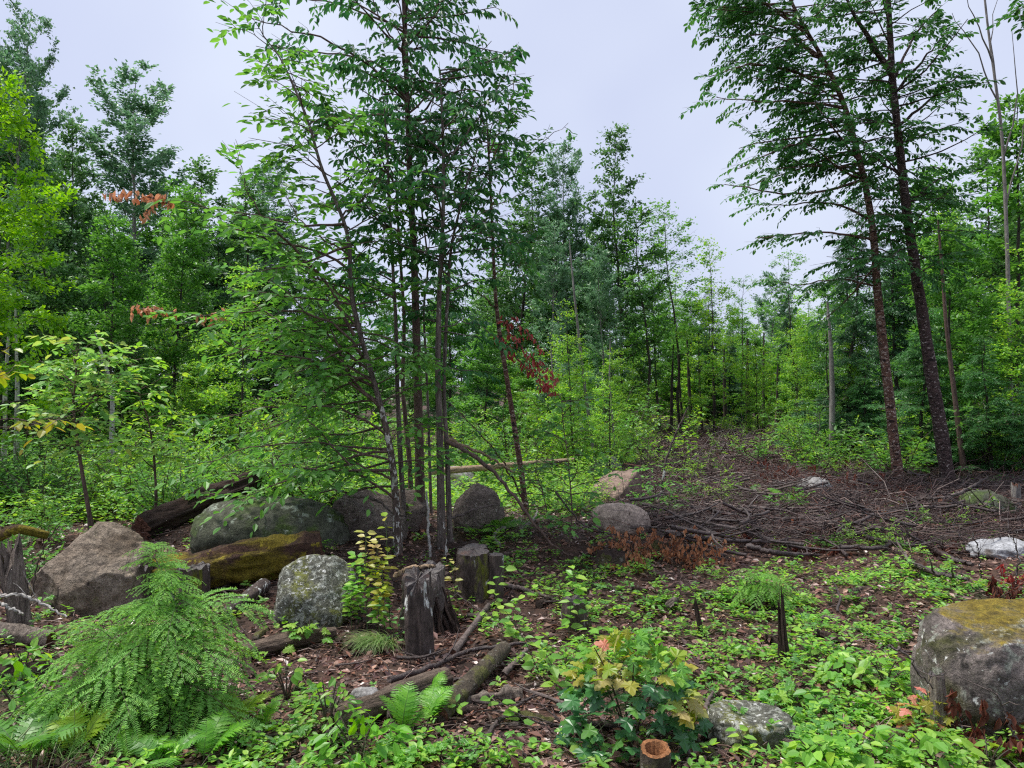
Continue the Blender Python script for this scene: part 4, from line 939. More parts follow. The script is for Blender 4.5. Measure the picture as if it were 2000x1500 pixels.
hero('brown_tree', 'tallest straight brown trunk in the middle of the clump', [(823, 1042), (818, 850), (813, 640), (808, 480), (800, 330), (795, 200), (792, 60), (782, -120), (778, -260)], 8.2, 27, 9, 'bark_brown',
     [([(800, 200), (720, 120), (620, 70), (490, 35)], [0, -.3, -.5, -.8], .018), ([(798, 160), (700, 110), (590, 100), (500, 90)], [0, 0, .1, .2], .015), ([(795, 90), (850, 30), (900, -20)], [0, -.2, -.3], .014),
      ([(797, 120), (740, 40), (720, -30)], [0, .1, .2], .014), ([(800, 250), (880, 150), (960, 80)], [0, -.2, -.4], .014), ([(804, 400), (730, 300), (640, 220)], [0, -.3, -.4], .014), ([(796, 60), (700, 20), (600, -10), (520, 10)], [0, .3, .5, .6], .015), ([(803, 330), (700, 250), (600, 200), (540, 170)], [0, .4, .8, 1.], .014), ([(800, 220), (900, 130), (990, 110)], [0, .4, .6], .012), ([(806, 470), (720, 420), (650, 380)], [0, .3, .5], .012)],
     [(.56, .98, 60, .5, 1.45, 0, 2 * PI, -.1, .7), (.42, .60, 8, .4, 1.0, 0, 2 * PI, -.2, .4)], 'leaf_cherry', OVC, .085, seed=102, step=.105, nl=8, hang=.7)
hero('fissured_tree', 'grey fissured trunk, left of the close pair right of the brown trunk', [(863, 1082), (860, 900), (855, 720), (858, 560), (866, 420), (866, 300), (862, 180), (858, 120)], 7.6, 23, 6, 'bark_fissure',
     [([(866, 330), (930, 230), (990, 150), (1000, 110)], [0, .1, .1, .1], .012), ([(864, 300), (800, 240), (740, 190)], [0, -.2, -.3], .012), ([(862, 480), (930, 450), (980, 460), (1020, 500)], [0, -.3, -.4, -.4], .009),
      ([(858, 640), (920, 625), (1000, 680)], [0, -.2, -.3], .008)],
     [(.58, .99, 36, .4, 1.1, 0, 2 * PI, 0, .6), (.35, .60, 10, .3, .8, 0, 2 * PI, -.1, .4)], 'leaf_cherry', OVC, .08, seed=103, step=.105, nl=8, hang=.6)
hero('fissured_tree', 'thinner fissured trunk, right of the close pair', [(880, 1078), (874, 900), (866, 760), (872, 620), (880, 480), (905, 380), (930, 300), (950, 230)], 7.7, 16, 4, 'bark_fissure',
     [([(905, 400), (960, 330), (1010, 260)], [0, .1, .2], .008)], [(.55, .99, 26, .35, .9, 0, 2 * PI, 0, .6)], 'leaf_cherry', OVC, .08, seed=104, step=.11, nl=7, nobj=200, hang=.6)
hero('speckled_tree', 'slim speckled trunk just left of the tall brown one', [(792, 1052), (782, 900), (776, 760), (773, 620), (765, 480), (760, 380), (755, 260), (745, 160)], 8.0, 15, 5, 'bark_fissure',
     [([(765, 470), (700, 380), (650, 290)], [0, .1, .2], .01), ([(760, 380), (690, 300), (640, 230)], [0, -.2, -.3], .01)], [(.50, .99, 34, .4, 1.0, 0, 2 * PI, 0, .5)], 'leaf_cherry', OVC, .08, seed=105, step=.105, nl=8, nobj=200, hang=.6)
hero('dark_tree', 'dark slim trunk in shade between the speckled and the brown ones', [(806, 1040), (800, 900), (786, 760), (790, 620), (780, 480), (772, 330)], 8.6, 15, 6, 'bark_brown', [], [(.5, .99, 18, .4, .9, 0, 2 * PI, 0, .5)], 'leaf_cherry', OVC, .08, seed=106, step=.12, nl=7, nobj=100, hang=.6)
hero('dark_tree', 'crooked thin dark stem behind the close fissured pair', [(843, 1045), (838, 860), (832, 700), (826, 600), (838, 520), (822, 400), (815, 300)], 8.8, 9, 4, 'bark_fissure', [], [(.5, .99, 14, .3, .8, 0, 2 * PI, 0, .5)], 'leaf_cherry', OVC, .08, seed=107, step=.12, nl=7, nobj=60, hang=.6)
hero('cherry_tree', 'right hand orange brown trunk of the clump with patchy peeling bark', [(1028, 1010), (1018, 920), (1004, 830), (990, 740), (975, 650), (966, 560), (962, 450), (956, 330), (952, 250), (945, 180)], 8.9, 17, 5, 'bark_orange',
     [([(960, 400), (1010, 330), (1060, 275), (1110, 240)], [0, -.1, -.2, -.2], .010), ([(956, 320), (1000, 240), (1030, 170)], [0, 0, 0], .010), ([(956, 300), (1000, 200), (1005, 110)], [0, .2, .2], .010),
      ([(1025, 980), (985, 900), (930, 840), (880, 790)], [0, -.4, -.8, -.9], .014), ([(965, 540), (1010, 500), (1030, 560)], [0, -.2, -.3], .008), ([(968, 600), (900, 540), (880, 500)], [0, -.2, -.3], .008)],
     [(.58, .99, 40, .4, 1.0, 0, 2 * PI, 0, .6)], 'leaf_birch', OV, .085, seed=108, step=.10, nl=7, nobj=250, hang=.5,
     dead=[([(985, 620), (1010, 670), (1040, 700), (1085, 740)], [-.6, -.7, -.8, -.9], 84, 'leaf_red', .062), ([(970, 655), (1000, 690), (1040, 730), (1085, 770)], [-.5, -.6, -.7, -.8], 96, 'leaf_red', .062), ([(995, 615), (1030, 650), (1062, 690)], [-.6, -.7, -.8], 34, 'leaf_red', .055)])
def nosky(uv): return uv[:, 1] > -400
hero('yellow_birch_tree', 'left of the two curled bark trees, orange peeling trunk bending left at the top', [(1760, 970), (1746, 860), (1730, 720), (1714, 580), (1706, 450), (1688, 345), (1668, 275), (1655, 215), (1612, 120), (1562, 40), (1530, -30), (1500, -110)], 13.2, 30, 7, 'bark_orange',
     [([(1666, 275), (1590, 270), (1500, 300), (1440, 330)], [0, -.3, -.6, -.8], .03), ([(1690, 350), (1600, 380), (1500, 375), (1415, 360)], [0, -.3, -.4, -.5], .028), ([(1704, 430), (1620, 390), (1560, 400), (1480, 400)], [0, .4, .5, .6], .025),
      ([(1708, 470), (1620, 450), (1540, 460), (1475, 465)], [0, -.3, -.5, -.6], .025), ([(1640, 180), (1560, 140), (1470, 120), (1385, 150)], [0, -.2, -.4, -.5], .03), ([(1620, 135), (1540, 60), (1450, 40), (1375, 30)], [0, .2, .4, .6], .03),
      ([(1650, 210), (1570, 200), (1480, 200), (1400, 190)], [0, -.4, -.8, -1], .028), ([(1712, 560), (1640, 540), (1560, 560), (1500, 545)], [0, .2, .3, .4], .02), ([(1575, 60), (1500, 10), (1440, -20)], [0, -.4, -.6], .025),
      ([(1710, 520), (1650, 590), (1590, 640)], [0, .4, .6], .02), ([(1680, 320), (1580, 330), (1450, 250)], [0, .5, 1.], .02)],
     [(.55, .98, 56, .9, 2.2, 2.2, 4.1, -.15, .3), (.55, .98, 26, .6, 1.5, -1.4, 1.4, -.1, .4), (.38, .58, 18, .6, 1.5, 0, 2 * PI, -.2, .3)], 'leaf_birch', OV, .10, seed=201, step=.12, nl=14, tlen=(.3, .8), hang=.6, droop=.2, lump=.10)
hero('yellow_birch_tree', 'right of the two curled bark trees, darker thick trunk forking near the top', [(1857, 975), (1842, 870), (1818, 720), (1796, 580), (1776, 450), (1762, 340), (1752, 240), (1742, 150), (1738, 60), (1733, -40), (1728, -160)], 13.0, 38, 12, 'bark_curl',
     [([(1744, 150), (1706, 95), (1675, 40), (1640, -30)], [0, -.1, -.2, -.2], .06), ([(1748, 180), (1800, 120), (1850, 60)], [0, -.3, -.4], .03), ([(1752, 250), (1810, 200), (1880, 140)], [0, -.2, -.3], .03),
      ([(1765, 350), (1700, 300), (1640, 290)], [0, -.4, -.6], .025), ([(1770, 400), (1830, 350), (1880, 330)], [0, .3, .4], .025), ([(1742, 160), (1790, 60), (1840, 10)], [0, .3, .5], .03)],
     [(.55, .98, 58, .7, 1.8, 0, 2 * PI, -.1, .5), (.36, .58, 28, .5, 1.5, 0, 2 * PI, -.2, .3)], 'leaf_birch', OV, .10, seed=202, step=.12, nl=13, tlen=(.25, .75), hang=.6, droop=.2, lump=.10)

# little tree on the left with yellowish leaves; left-edge sprig; middle sapling
hero('small_tree', 'small curved tree with pale green leaves standing behind the tan boulder', [(178, 1025), (165, 950), (152, 870), (142, 790), (150, 720), (140, 680)], 8.2, 12, 4, 'bark_brown',
     [([(150, 850), (110, 780), (80, 720)], [0, -.1, -.2], .008), ([(148, 830), (190, 760), (215, 700)], [0, -.1, -.1], .008), ([(145, 800), (230, 740), (270, 690)], [0, 0, 0], .007), ([(150, 720), (150, 670), (105, 655)], [0, 0, -.1], .006)],
     [(.40, .99, 30, .3, .75, 0, 2 * PI, 0, .7)], 'leaf_pale', OVW, .09, seed=301, step=.08, nl=6, nobj=300)
hero('small_tree', 'slim young maple right of the small curved tree on the left', [(305, 960), (300, 880), (290, 820), (272, 770), (262, 700)], 9.0, 7, 3, 'bark_brown', [], [(.15, .99, 26, .3, .6, 0, 2 * PI, 0, .5)], 'leaf_fresh', OVW, .09, seed=302, step=.10, nl=6, nobj=200)
hero('sapling', 'young slender sapling with loose leaves in front of the tan boulder', [(1110, 1085), (1118, 1000), (1110, 900), (1100, 830), (1095, 770)], 7.6, 5, 2, 'bark_brown', [([(1118, 1010), (1150, 960), (1165, 890)], [0, 0, -.1], .005), ([(1112, 950), (1060, 900), (1040, 850)], [0, 0, -.1], .005)],
     [(.15, .99, 26, .2, .5, 0, 2 * PI, 0, .6)], 'leaf_front', OVW, .075, seed=303, step=.09, nl=5, nobj=280)
hero('sapling', 'thin sapling right under the red leaves', [(1085, 1085), (1075, 1030), (1060, 960), (1040, 900)], 7.9, 4, 2, 'bark_brown', [], [(.2, .99, 16, .2, .5, 0, 2 * PI, 0, .6)], 'leaf_maple', OV, .07, seed=304, step=.09, nl=5, nobj=120)
hero('sapling', 'short leafy seedling right beside the tan flat topped boulder', [(1278, 1010), (1280, 960), (1285, 915)], 9.6, 5, 2, 'bark_brown', [], [(.1, .99, 20, .15, .4, 0, 2 * PI, 0, .6)], 'leaf_front', OV, .07, seed=305, step=.09, nl=5, nobj=160)
hero('drooping_sapling', 'yellow leaved twig drooping in from the left edge', [(-60, 1120), (-70, 950), (-40, 830), (20, 815), (90, 830)], 4.6, 6, 3, 'bark_brown', [([(-40, 830), (30, 835), (85, 815), (130, 828)], [0, 0, 0, 0], .004), ([(-60, 850), (-20, 700), (20, 640)], [0, 0, 0], .004)],
     [], 'leaf_yellow', OVW, .065, seed=306, step=.06, nl=4, nobj=120, hang=.7)

# ================================================================== bent and leaning dead stems near the clump
def stem(name, label, pts, Y, dd, w0, w1, mat, cat='branch', group=None, twigs=0):
    q = pxline(pts, Y, dd, 24); q[1:-1] += rng.normal(0, .006, (22, 3))
    root = empty(name, q[0], label, cat, group)
    g = Geo(); g.tube(q, np.linspace(w0, w1, 24) * Y / FPX / 2, 7, lump=.08, seed=len(label)); g.build('stem', M[mat], root, loc=q[0])
    for k in range(twigs):
        t = rng.uniform(.3, .95); qq = grow(interp(q, t), rng.normal(0, 1, 3) + [0, 0, .5], rng.uniform(.08, .3), 4, .2)
        g = Geo(); g.tube(qq, np.linspace(.003, .001, 5), 4, cap=False); g.build('twig', M[mat], root, loc=q[0])
stem('dead_branch', 'thin black stem leaning right against the sky of leaves near the tan boulder', [(1292, 962), (1300, 900), (1318, 850), (1345, 795)], 10, [0] * 4, 6, 2.5, 'stump_dark', twigs=3)
stem('dead_branch', 'long bent bough arching down right from the central clump', [(872, 862), (920, 885), (975, 930), (1020, 990), (1070, 1060), (1110, 1085)], 7.6, [0, -.1, -.2, -.3, -.3, -.2], 9, 4, 'bark_brown', twigs=4)
stem('dead_branch', 'straight pale pole leaning beneath the bent bough', [(875, 858), (940, 885), (1010, 925)], 8.0, [0, .2, .4], 7, 4, 'wood_tan')
stem('dead_branch', 'thin drooping stem in front of the pale pinkish boulder', [(1085, 960), (1115, 1000), (1140, 1025), (1185, 1042), (1230, 1050)], 7.4, [0] * 5, 4, 2, 'branch_dark')
stem('dead_branch', 'white lichened thin dead stem just right of the brown trunk', [(842, 1098), (838, 1060), (836, 1000), (833, 960)], 7.3, [0] * 4, 6, 4, 'white_stick')
stem('dead_branch', 'white lichened thin dead stem right of the fissured pair', [(868, 1110), (872, 1060), (866, 1020)], 7.2, [0] * 3, 7, 5, 'bark_speck')
stem('dead_branch', 'pale dead branch lying toward the dark rounded boulder', [(880, 1012), (905, 1005), (925, 995), (975, 985)], 7.8, [0] * 4, 6, 3, 'branch_grey', twigs=3)
stem('dead_branch', 'bark stripped tan branch curving over the broad stump', [(772, 1126), (790, 1112), (815, 1105), (850, 1106)], 5.9, [0] * 4, 10, 7, 'wood_tan')
stem('dead_branch', 'grey bent dead branch over the brown slab of rock', [(690, 968), (735, 975), (765, 1000), (795, 1010)], 7.6, [0, 0, -.1, -.1], 6, 3, 'branch_grey', twigs=3)
stem('dead_branch', 'crooked white dead branch at the left edge above the snag', [(-20, 1165), (40, 1160), (80, 1178), (130, 1205)], 5.0, [0] * 4, 8, 4, 'white_stick', twigs=4)
stem('dead_branch', 'second crooked white branch low at the left edge', [(-20, 1170), (15, 1185), (45, 1200)], 4.8, [0] * 3, 8, 5, 'white_stick')
stem('dead_branch', 'tall thin dead twig in front of the tan boulder', [(60, 1170), (72, 1110), (80, 1080), (105, 1040), (118, 1020)], 5.2, [0] * 5, 3.5, 1.5, 'stem_brown', twigs=2)
stem('dead_branch', 'curved grey dead branch hanging left of the huge right boulder', [(1735, 1262), (1770, 1275), (1790, 1310), (1815, 1335), (1822, 1345)], 3.9, [0] * 5, 5, 3, 'branch_grey', twigs=2)
stem('dead_branch', 'upright thin dead twig at the right edge before the boulder', [(1985, 1450), (1965, 1395), (1950, 1360), (1930, 1345)], 3.6, [0] * 4, 5, 2, 'branch_grey', twigs=2)
stem('dead_branch', 'black upright dead twigs before the white slab', [(1915, 1130), (1912, 1080), (1900, 1040)], 7, [0] * 3, 4, 2, 'stump_dark', twigs=6)
stem('dead_branch', 'black forked dead twigs at the right edge by the white slab', [(1985, 1125), (1990, 1080), (1975, 1045)], 7, [0] * 3, 4, 2, 'stump_dark', twigs=6)
def ground_stick(label, pts, w, mat, up=.02, twigs=2, name='fallen_branch', group=None):
    q = np.array([GP(a, b, up) for a, b in pts]); k = np.linspace(0, 1, len(q)); t = np.linspace(0, 1, 26)
    pp = np.stack([np.interp(t, k, q[:, m]) for m in range(3)], -1)
    for _ in range(2): pp[1:-1] = (pp[:-2] + pp[1:-1] * 2 + pp[2:]) / 4
    pp[:, 2] = np.maximum(pp[:, 2], height(pp[:, 0], pp[:, 1]) + up * .5)
    pp[1:-1] += rng.normal(0, .005, (24, 3))
    root = empty(name, pp[0], label, 'branch', group)
    g = Geo(); g.tube(pp, np.linspace(w, w * .5, 26), 8, lump=.12, seed=len(label)); g.build('stem', M[mat], root, loc=pp[0])
    for _ in range(twigs):
        tt = rng.uniform(.2, .9); qq = grow(interp(pp, tt), rng.normal(0, 1, 3) * [1, 1, .3] + [0, 0, .3], rng.uniform(.1, .35), 5, .2, 0)
        g = Geo(); g.tube(qq, np.linspace(w * .35, .0015, 6), 5, cap=False); g.build('twig', M[mat], root, loc=pp[0])
ground_stick('long forked dark branch lying across the litter right of the furrowed log', [(760, 1345), (840, 1320), (920, 1285), (990, 1275), (1060, 1268)], .020, 'branch_dark', .05, 4)
ground_stick('broken grey end of branch on the forked dark branch', [(985, 1330), (1015, 1300), (1030, 1280)], .022, 'branch_grey', .04, 0)
ground_stick('thin dark branch running from the mossy stump down right', [(880, 1165), (930, 1200), (975, 1235), (1000, 1262)], .009, 'branch_dark', .05, 2)
ground_stick('thin dark branch crossing before the small hemlock', [(415, 1365), (470, 1385), (550, 1410)], .010, 'branch_dark', .04, 2)
ground_stick('pale branch behind the narrow stump pointing right', [(985, 1150), (1040, 1165), (1085, 1180)], .022, 'branch_grey', .03, 0)
ground_stick('long reddish peeled pole in the brash at the right', [(1750, 1045), (1850, 1046), (1960, 1040)], .024, 'wood_red', .12, 1)
ground_stick('curved grey branch above the brash on the skid trail', [(1355, 975), (1375, 955), (1420, 945), (1500, 942)], .030, 'branch_grey', .12, 2)
ground_stick('long black pole lying across the brash heap', [(1330, 1012), (1430, 1035), (1520, 1040), (1640, 1038)], .045, 'branch_dark', .16, 3)
ground_stick('dark bent branch on the near side of the brash heap', [(1300, 1060), (1400, 1075), (1500, 1078), (1560, 1068)], .030, 'branch_dark', .10, 3)
ground_stick('pale branch rising at the foot of the dark curled bark tree', [(1850, 1012), (1890, 990), (1930, 960)], .028, 'branch_grey', .25, 3)
ground_stick('curved root like branch under the middle saplings', [(1018, 1045), (1040, 1030), (1050, 1010), (1045, 995)], .022, 'bark_grey', .06, 0)
ground_stick('ring shaped curl of pale bark right of the fissured trunks', [(975, 1075), (962, 1060), (975, 1042), (1000, 1038)], .022, 'bark_grey', .05, 0)
ground_stick('grey stick in the seedlings left of the flat front rock', [(1368, 1450), (1378, 1400), (1392, 1372)], .016, 'branch_grey', .05, 1)
ground_stick('dark fallen branch crossing the bottom middle', [(910, 1500), (960, 1440), (1010, 1395), (1050, 1370)], .014, 'branch_dark', .04, 3)
ground_stick('broken branch on top of the huge right boulder', [(1960, 1205), (1975, 1200), (2010, 1196)], .012, 'branch_dark', .02, 0)
ground_stick('long bare branch lying at the bottom right of the flat rock', [(1390, 1432), (1480, 1455), (1580, 1475), (1680, 1490)], .016, 'branch_dark', .04, 3)
ground_stick('curving brown branch left of the mossy stump pointing at the hemlock', [(405, 1150), (440, 1170), (470, 1190)], .013, 'branch_dark', .05, 2)

# ================================================================== BRASH: sticks one by one, then the fine twigs
variants = []
for k in range(10):
    r = np.random.default_rng(400 + k); g = Geo()
    L = r.uniform(.5, 1.2); q = grow([-L / 2, 0, 0], [1, r.normal(0, .2), 0], L, 9, .13, 0, r); q[:, 2] *= .5
    w = r.uniform(.012, .032); g.tube(q, np.linspace(w, w * .35, 10), 6, lump=.1, seed=k)
    for _ in range(int(r.integers(3, 8))):
        t = r.uniform(.2, .9); qq = grow(interp(q, t), [1, r.normal(0, .8), r.normal(0, .3)], r.uniform(.12, .45), 4, .15, 0, r)
        g.tube(qq, np.linspace(w * .4, .002, 5), 4, cap=False)
    variants.append(g.build('fallen_branch', M['branch_dark' if k % 9 else 'branch_grey'], link=False))
def put_branch(x, y, up, rz, s, label, group):
    o = bpy.data.objects.new('fallen_branch', variants[int(rng.integers(10))]); C.objects.link(o)
    e = .35; nx = -(hz(x + e, y) - hz(x - e, y)) / (2 * e); sl = -(hz(x + e * math.cos(rz), y + e * math.sin(rz)) - hz(x - e * math.cos(rz), y - e * math.sin(rz))) / (2 * e)
    o.rotation_euler = (rng.normal(0, .1), math.atan(sl) + rng.normal(0, .07), rz); o.location = (x, y, hz(x, y) + up); o.scale = (s, s, s)
    tag(o, label, 'branch', group)
for _ in range(190):                                 # the brash heap on the right
    px = rng.uniform(1240, 2080); py = rng.triangular(935, 1020, 1115); g_ = G(px, py)
    put_branch(g_[0], g_[1], rng.uniform(.02, .26), rng.normal(0.05, .6) + (3.14 if rng.random() < .5 else 0), rng.uniform(.5, 1.05), 'dark bare branch tangled in the brash heap on the right', 'dark branches of the brash heap')
for _ in range(35):                                  # far skid trail
    px = rng.uniform(1290, 1470); py = rng.uniform(862, 945); g_ = G(px, py)
    put_branch(g_[0], g_[1], rng.uniform(.02, .12), rng.uniform(0, 3.14), rng.uniform(.8, 1.5), 'dark branch strewn on the far skid trail', 'branches on the far skid trail')
for _ in range(50):
    px = rng.uniform(380, 2000); py = rng.uniform(1110, 1480); g_ = G(px, py)
    put_branch(g_[0], g_[1], rng.uniform(.015, .04), rng.uniform(0, 3.14), rng.uniform(.25, .6), 'thin dead branch lying in the leaf litter of the clearing', 'thin dead branches in the litter')

for (a_, b_, c_, d_, w_, lab) in ((1400, 1000, 1560, 990, .05, 'thick dark limb in the brash behind the green fern'), (1460, 1085, 1600, 1100, .045, 'thick dark limb at the near edge of the brash, centre'), (1560, 1020, 1690, 1060, .06, 'blackened limb sloping right in the middle of the brash'), (1640, 1085, 1790, 1075, .04, 'dark limb on the near right side of the brash'),
                                   (1300, 1030, 1400, 1000, .04, 'dark limb at the left end of the brash by the pale boulder'), (1650, 990, 1760, 1005, .045, 'dark limb right before the orange barked tree'), (1820, 1085, 1900, 1120, .05, 'grey broken limb left of the white slab'), (1500, 955, 1660, 940, .04, 'dark limb across the far side of the brash'), (1370, 905, 1440, 880, .05, 'dark limb across the far trail'), (1780, 1120, 1890, 1150, .04, 'black limb above the huge right boulder')):
    ground_stick(lab, [(a_, b_), ((a_ + c_) / 2, (b_ + d_) / 2 + 6), (c_, d_)], w_ * .75, 'branch_dark', .08, 4)
chunks = []
for k in range(5):
    r = np.random.default_rng(900 + k); g = Geo(); L = r.uniform(.2, .45); w = r.uniform(.018, .042)
    q = grow([-L / 2, 0, 0], [1, r.normal(0, .1), 0], L, 10, .06, 0, r); g.tube(q, w * (1 + .25 * r.normal(0, 1, 11)).clip(.4, 1.5), 14, lump=.25, seed=k, flute=.5)
    chunks.append(g.build('wood_chunk', M[('log_rot', 'wood_grey', 'log_rot2', 'log_lichen', 'log_rot2')[k]], link=False))
for _ in range(90):
    px = rng.uniform(330, 2050); py = 1085 + 400 * rng.random() ** 1.2; g_ = G(px, py)
    o = bpy.data.objects.new('wood_chunk', chunks[int(rng.integers(5))]); C.objects.link(o); s_ = rng.uniform(.35, 1.1)
    o.location = (g_[0], g_[1], g_[2] + rng.uniform(-.005, .02)); o.rotation_euler = (rng.uniform(0, 6), rng.normal(0, .12), rng.uniform(0, 6.28)); o.scale = (s_, s_, s_)
    tag(o, 'broken piece of rotting wood', 'branch', 'broken pieces of rotting wood')
def view_pts(n, y0, y1, pw=1.7, wid=.76, pad=1.0):
    y = y0 + (y1 - y0) * rng.random(n) ** pw; x = rng.uniform(-1, 1, n) * (wid * y + pad)
    return x, y
# leaf litter
n = 110000
x, y = view_pts(n, 2.3, 17, 1.25)
z = height(x, y)
dirs = unit(np.c_[rng.normal(0, 1, (n, 2)), rng.normal(0, .25, n)]); nn = unit(np.c_[rng.normal(0, .45, (n, 2)), np.ones(n)])
g = Geo(); CURL = T_([(0, 0, 0), (.5, -.26, .16), (1, 0, .10), (.5, .26, .14)], [(0, 1, 2, 3)])
leaves(g, CURL, np.c_[x, y, z + rng.uniform(.001, .018, n)], dirs, nn, np.where(rng.random(n) < .5, rng.uniform(.012, .03, n), rng.uniform(.03, .075, n)) * (1 + .012 * y))
tag(g.build('leaf_litter', M['litter']), 'brown dead leaves and bark chips covering the ground', 'leaf litter', kind='stuff')
# fine twigs
g = Geo(); n = 23000
x, y = view_pts(n, 2.3, 15, 1.4); z = height(x, y)
d = unit(np.c_[rng.normal(0, 1, (n, 2)), rng.normal(0, .10, n)])
sticks(g, np.c_[x, y, z + rng.uniform(.004, .03, n)], d, rng.uniform(.04, .4, n) * rng.uniform(.3, 1, n), rng.uniform(.0015, .0048, n), bend=.05, seg=2)
tag(g.build('twigs', M['twig']), 'fine dead twigs strewn over the leaf litter', 'twigs', kind='stuff')
g = Geo()
n = 17000
px = rng.uniform(1180, 2150, n); 
gy = 8.2 + 9 * rng.random(n) ** 1.2; gx = np.array([(a - 1000) / FPX for a in px]) * gy
z = height(gx, gy); d = unit(np.c_[rng.normal(0, 1.1, n), rng.normal(0, .7, n), rng.normal(0, .2, n)])
sticks(g, np.c_[gx, gy, z + rng.random(n) ** 1.5 * .22], d, rng.uniform(.12, .6, n), rng.uniform(.002, .007, n), bend=.08)
n = 700
gy = 8.4 + 8 * rng.random(n); gx = (rng.uniform(1230, 2100, n) - 1000) / FPX * gy; z = height(gx, gy)
d = unit(np.c_[rng.normal(0, 1.2, n), rng.normal(0, .6, n), rng.normal(0, .14, n)])
sticks(g, np.c_[gx, gy, z + .03 + rng.random(n) * .16], d, rng.uniform(.35, 1.1, n), rng.uniform(.007, .016, n), bend=.06)
n = 5000
gy = rng.uniform(15, 31, n); gx = (rng.uniform(1270, 1520, n) - 1000) / FPX * gy; z = height(gx, gy)
d = unit(np.c_[rng.normal(0, 1, (n, 2)), rng.normal(0, .2, n)])
sticks(g, np.c_[gx, gy, z + rng.random(n) * .15], d, rng.uniform(.3, 1.2, n), rng.uniform(.006, .014, n), bend=.07)
tag(g.build('brash', M['twig_dark']), 'dense tangle of dark wet fine twigs on the right and along the skid trail', 'brash', kind='stuff')

# ================================================================== GROUND COVER
def plant_nodes(N, x, y, size, hgt, nlf):
    """small seedlings: whorls of leaves on short stems"""
    z = height(x, y)
    P_, D_, N_, S_ = [], [], [], []
    az0 = rng.uniform(0, 6.28, N)
    for k in range(nlf):
        az = az0 + k * 2.4 + rng.normal(0, .3, N); lvl = rng.uniform(.45, 1, N) if k > 2 else np.ones(N)
        el = rng.uniform(-.25, .55, N)
        d = np.stack([np.cos(az) * np.cos(el), np.sin(az) * np.cos(el), np.sin(el)], -1)
        p = np.c_[x, y, z + hgt * lvl] + d * (size * .15)[:, None]
        P_.append(p); D_.append(d); N_.append(np.c_[rng.normal(0, .3, (N, 2)), np.ones(N)]); S_.append(size * rng.uniform(.7, 1.15, N) * (.75 + .35 * (1 - lvl)))
    return np.concatenate(P_), np.concatenate(D_), np.concatenate(N_), np.concatenate(S_)
PATCH = []   # (x, y, rx, ry, weight)
for (px, py, rx, ry, w) in ((1700, 1165, .95, .9, 1.), (1800, 1150, .7, .5, .8), (1650, 1220, .5, .4, .7), (1700, 1330, .75, .5, 1.), (1600, 1340, .5, .4, .6), (1760, 1440, .7, .35, 1.), (1880, 1470, .6, .3, 1.), (1600, 1450, .6, .4, .8), (1480, 1230, .8, .7, .5), (1360, 1200, 1., .9, .55), (1250, 1160, .9, 1.0, .5),
                              (1100, 1320, .5, .5, .6), (1060, 1220, .6, .6, .5), (600, 1480, .5, .3, .8), (720, 1470, .4, .3, .9), (640, 1390, .35, .35, .6), (540, 1160, .6, .4, .4), (1600, 1030, .6, .6, .3), (1720, 1060, .8, .8, .4), (1850, 1040, .8, .7, .45), (1420, 970, 1.2, 1.8, .5), (1010, 1040, .8, .9, .5), (970, 1120, .6, .7, .35)):
    q = G(px, py); PATCH.append((q[0], q[1], rx, ry, w))
def density(x, y):
    d = .10 + .22 * np.clip(n2(x, y, 1.1, 21) + .35 * n2(x, y, .35, 22), 0, 1)
    for (cx, cy, rx, ry, w) in PATCH:
        d = d + w * np.exp(-(((x - cx) / rx) ** 2 + ((y - cy) / ry) ** 2) * 1.2)
    br = np.exp(-(((x + .55) / .9) ** 2 + ((y - 4.9) / .8) ** 2))          # bare litter round the tall stump
    return np.clip(d - .35 * br, 0, 1) * np.clip(.35 + .9 * n2(x, y, .3, 23), .15, 1)
n = 60000
x, y = view_pts(n, 2.4, 16, 1.35)
brash = ((x > 1.6) & (y > 9.3) & (n2(x, y, .8, 77) < .25))
keepm = rng.random(n) < density(x, y) * np.where(brash, .45, 1) * .75
x, y = x[keepm], y[keepm]
near = np.argsort(y)
print('ground plants', len(x))
sz = rng.uniform(.026, .070, len(x)) ; hg = rng.uniform(.02, .11, len(x))
NI = 300
big = near[:NI]; rest = near[NI:]
g = Geo()
for half in (0, 1):
    sel = rest[half::2]
    p, d, nn_, s_ = plant_nodes(len(sel), x[sel], y[sel], sz[sel], hg[sel], 6 + half * 2)
    leaves(g, OV if half else OVW, p, d, nn_, s_, mat=0)
sel = rest[::7]
p, d, nn_, s_ = plant_nodes(len(sel), x[sel] + .04, y[sel] + .03, sz[sel] * 1.1, hg[sel] * 1.3, 4)
leaves(g, MP, p, d, nn_, s_, mat=1)
sel = rest[::5]
p, d, nn_, s_ = plant_nodes(len(sel), x[sel] - .05, y[sel] + .02, sz[sel] * 1.5, hg[sel] * .6, 9)
leaves(g, QN, p, d, nn_, s_, mat=2)
tag(g.build('ground_cover', [M['leaf_fresh'], M['leaf_maple'], M['leaf_front']]), 'low carpet of small fresh green seedlings over the litter', 'ground cover', kind='stuff')
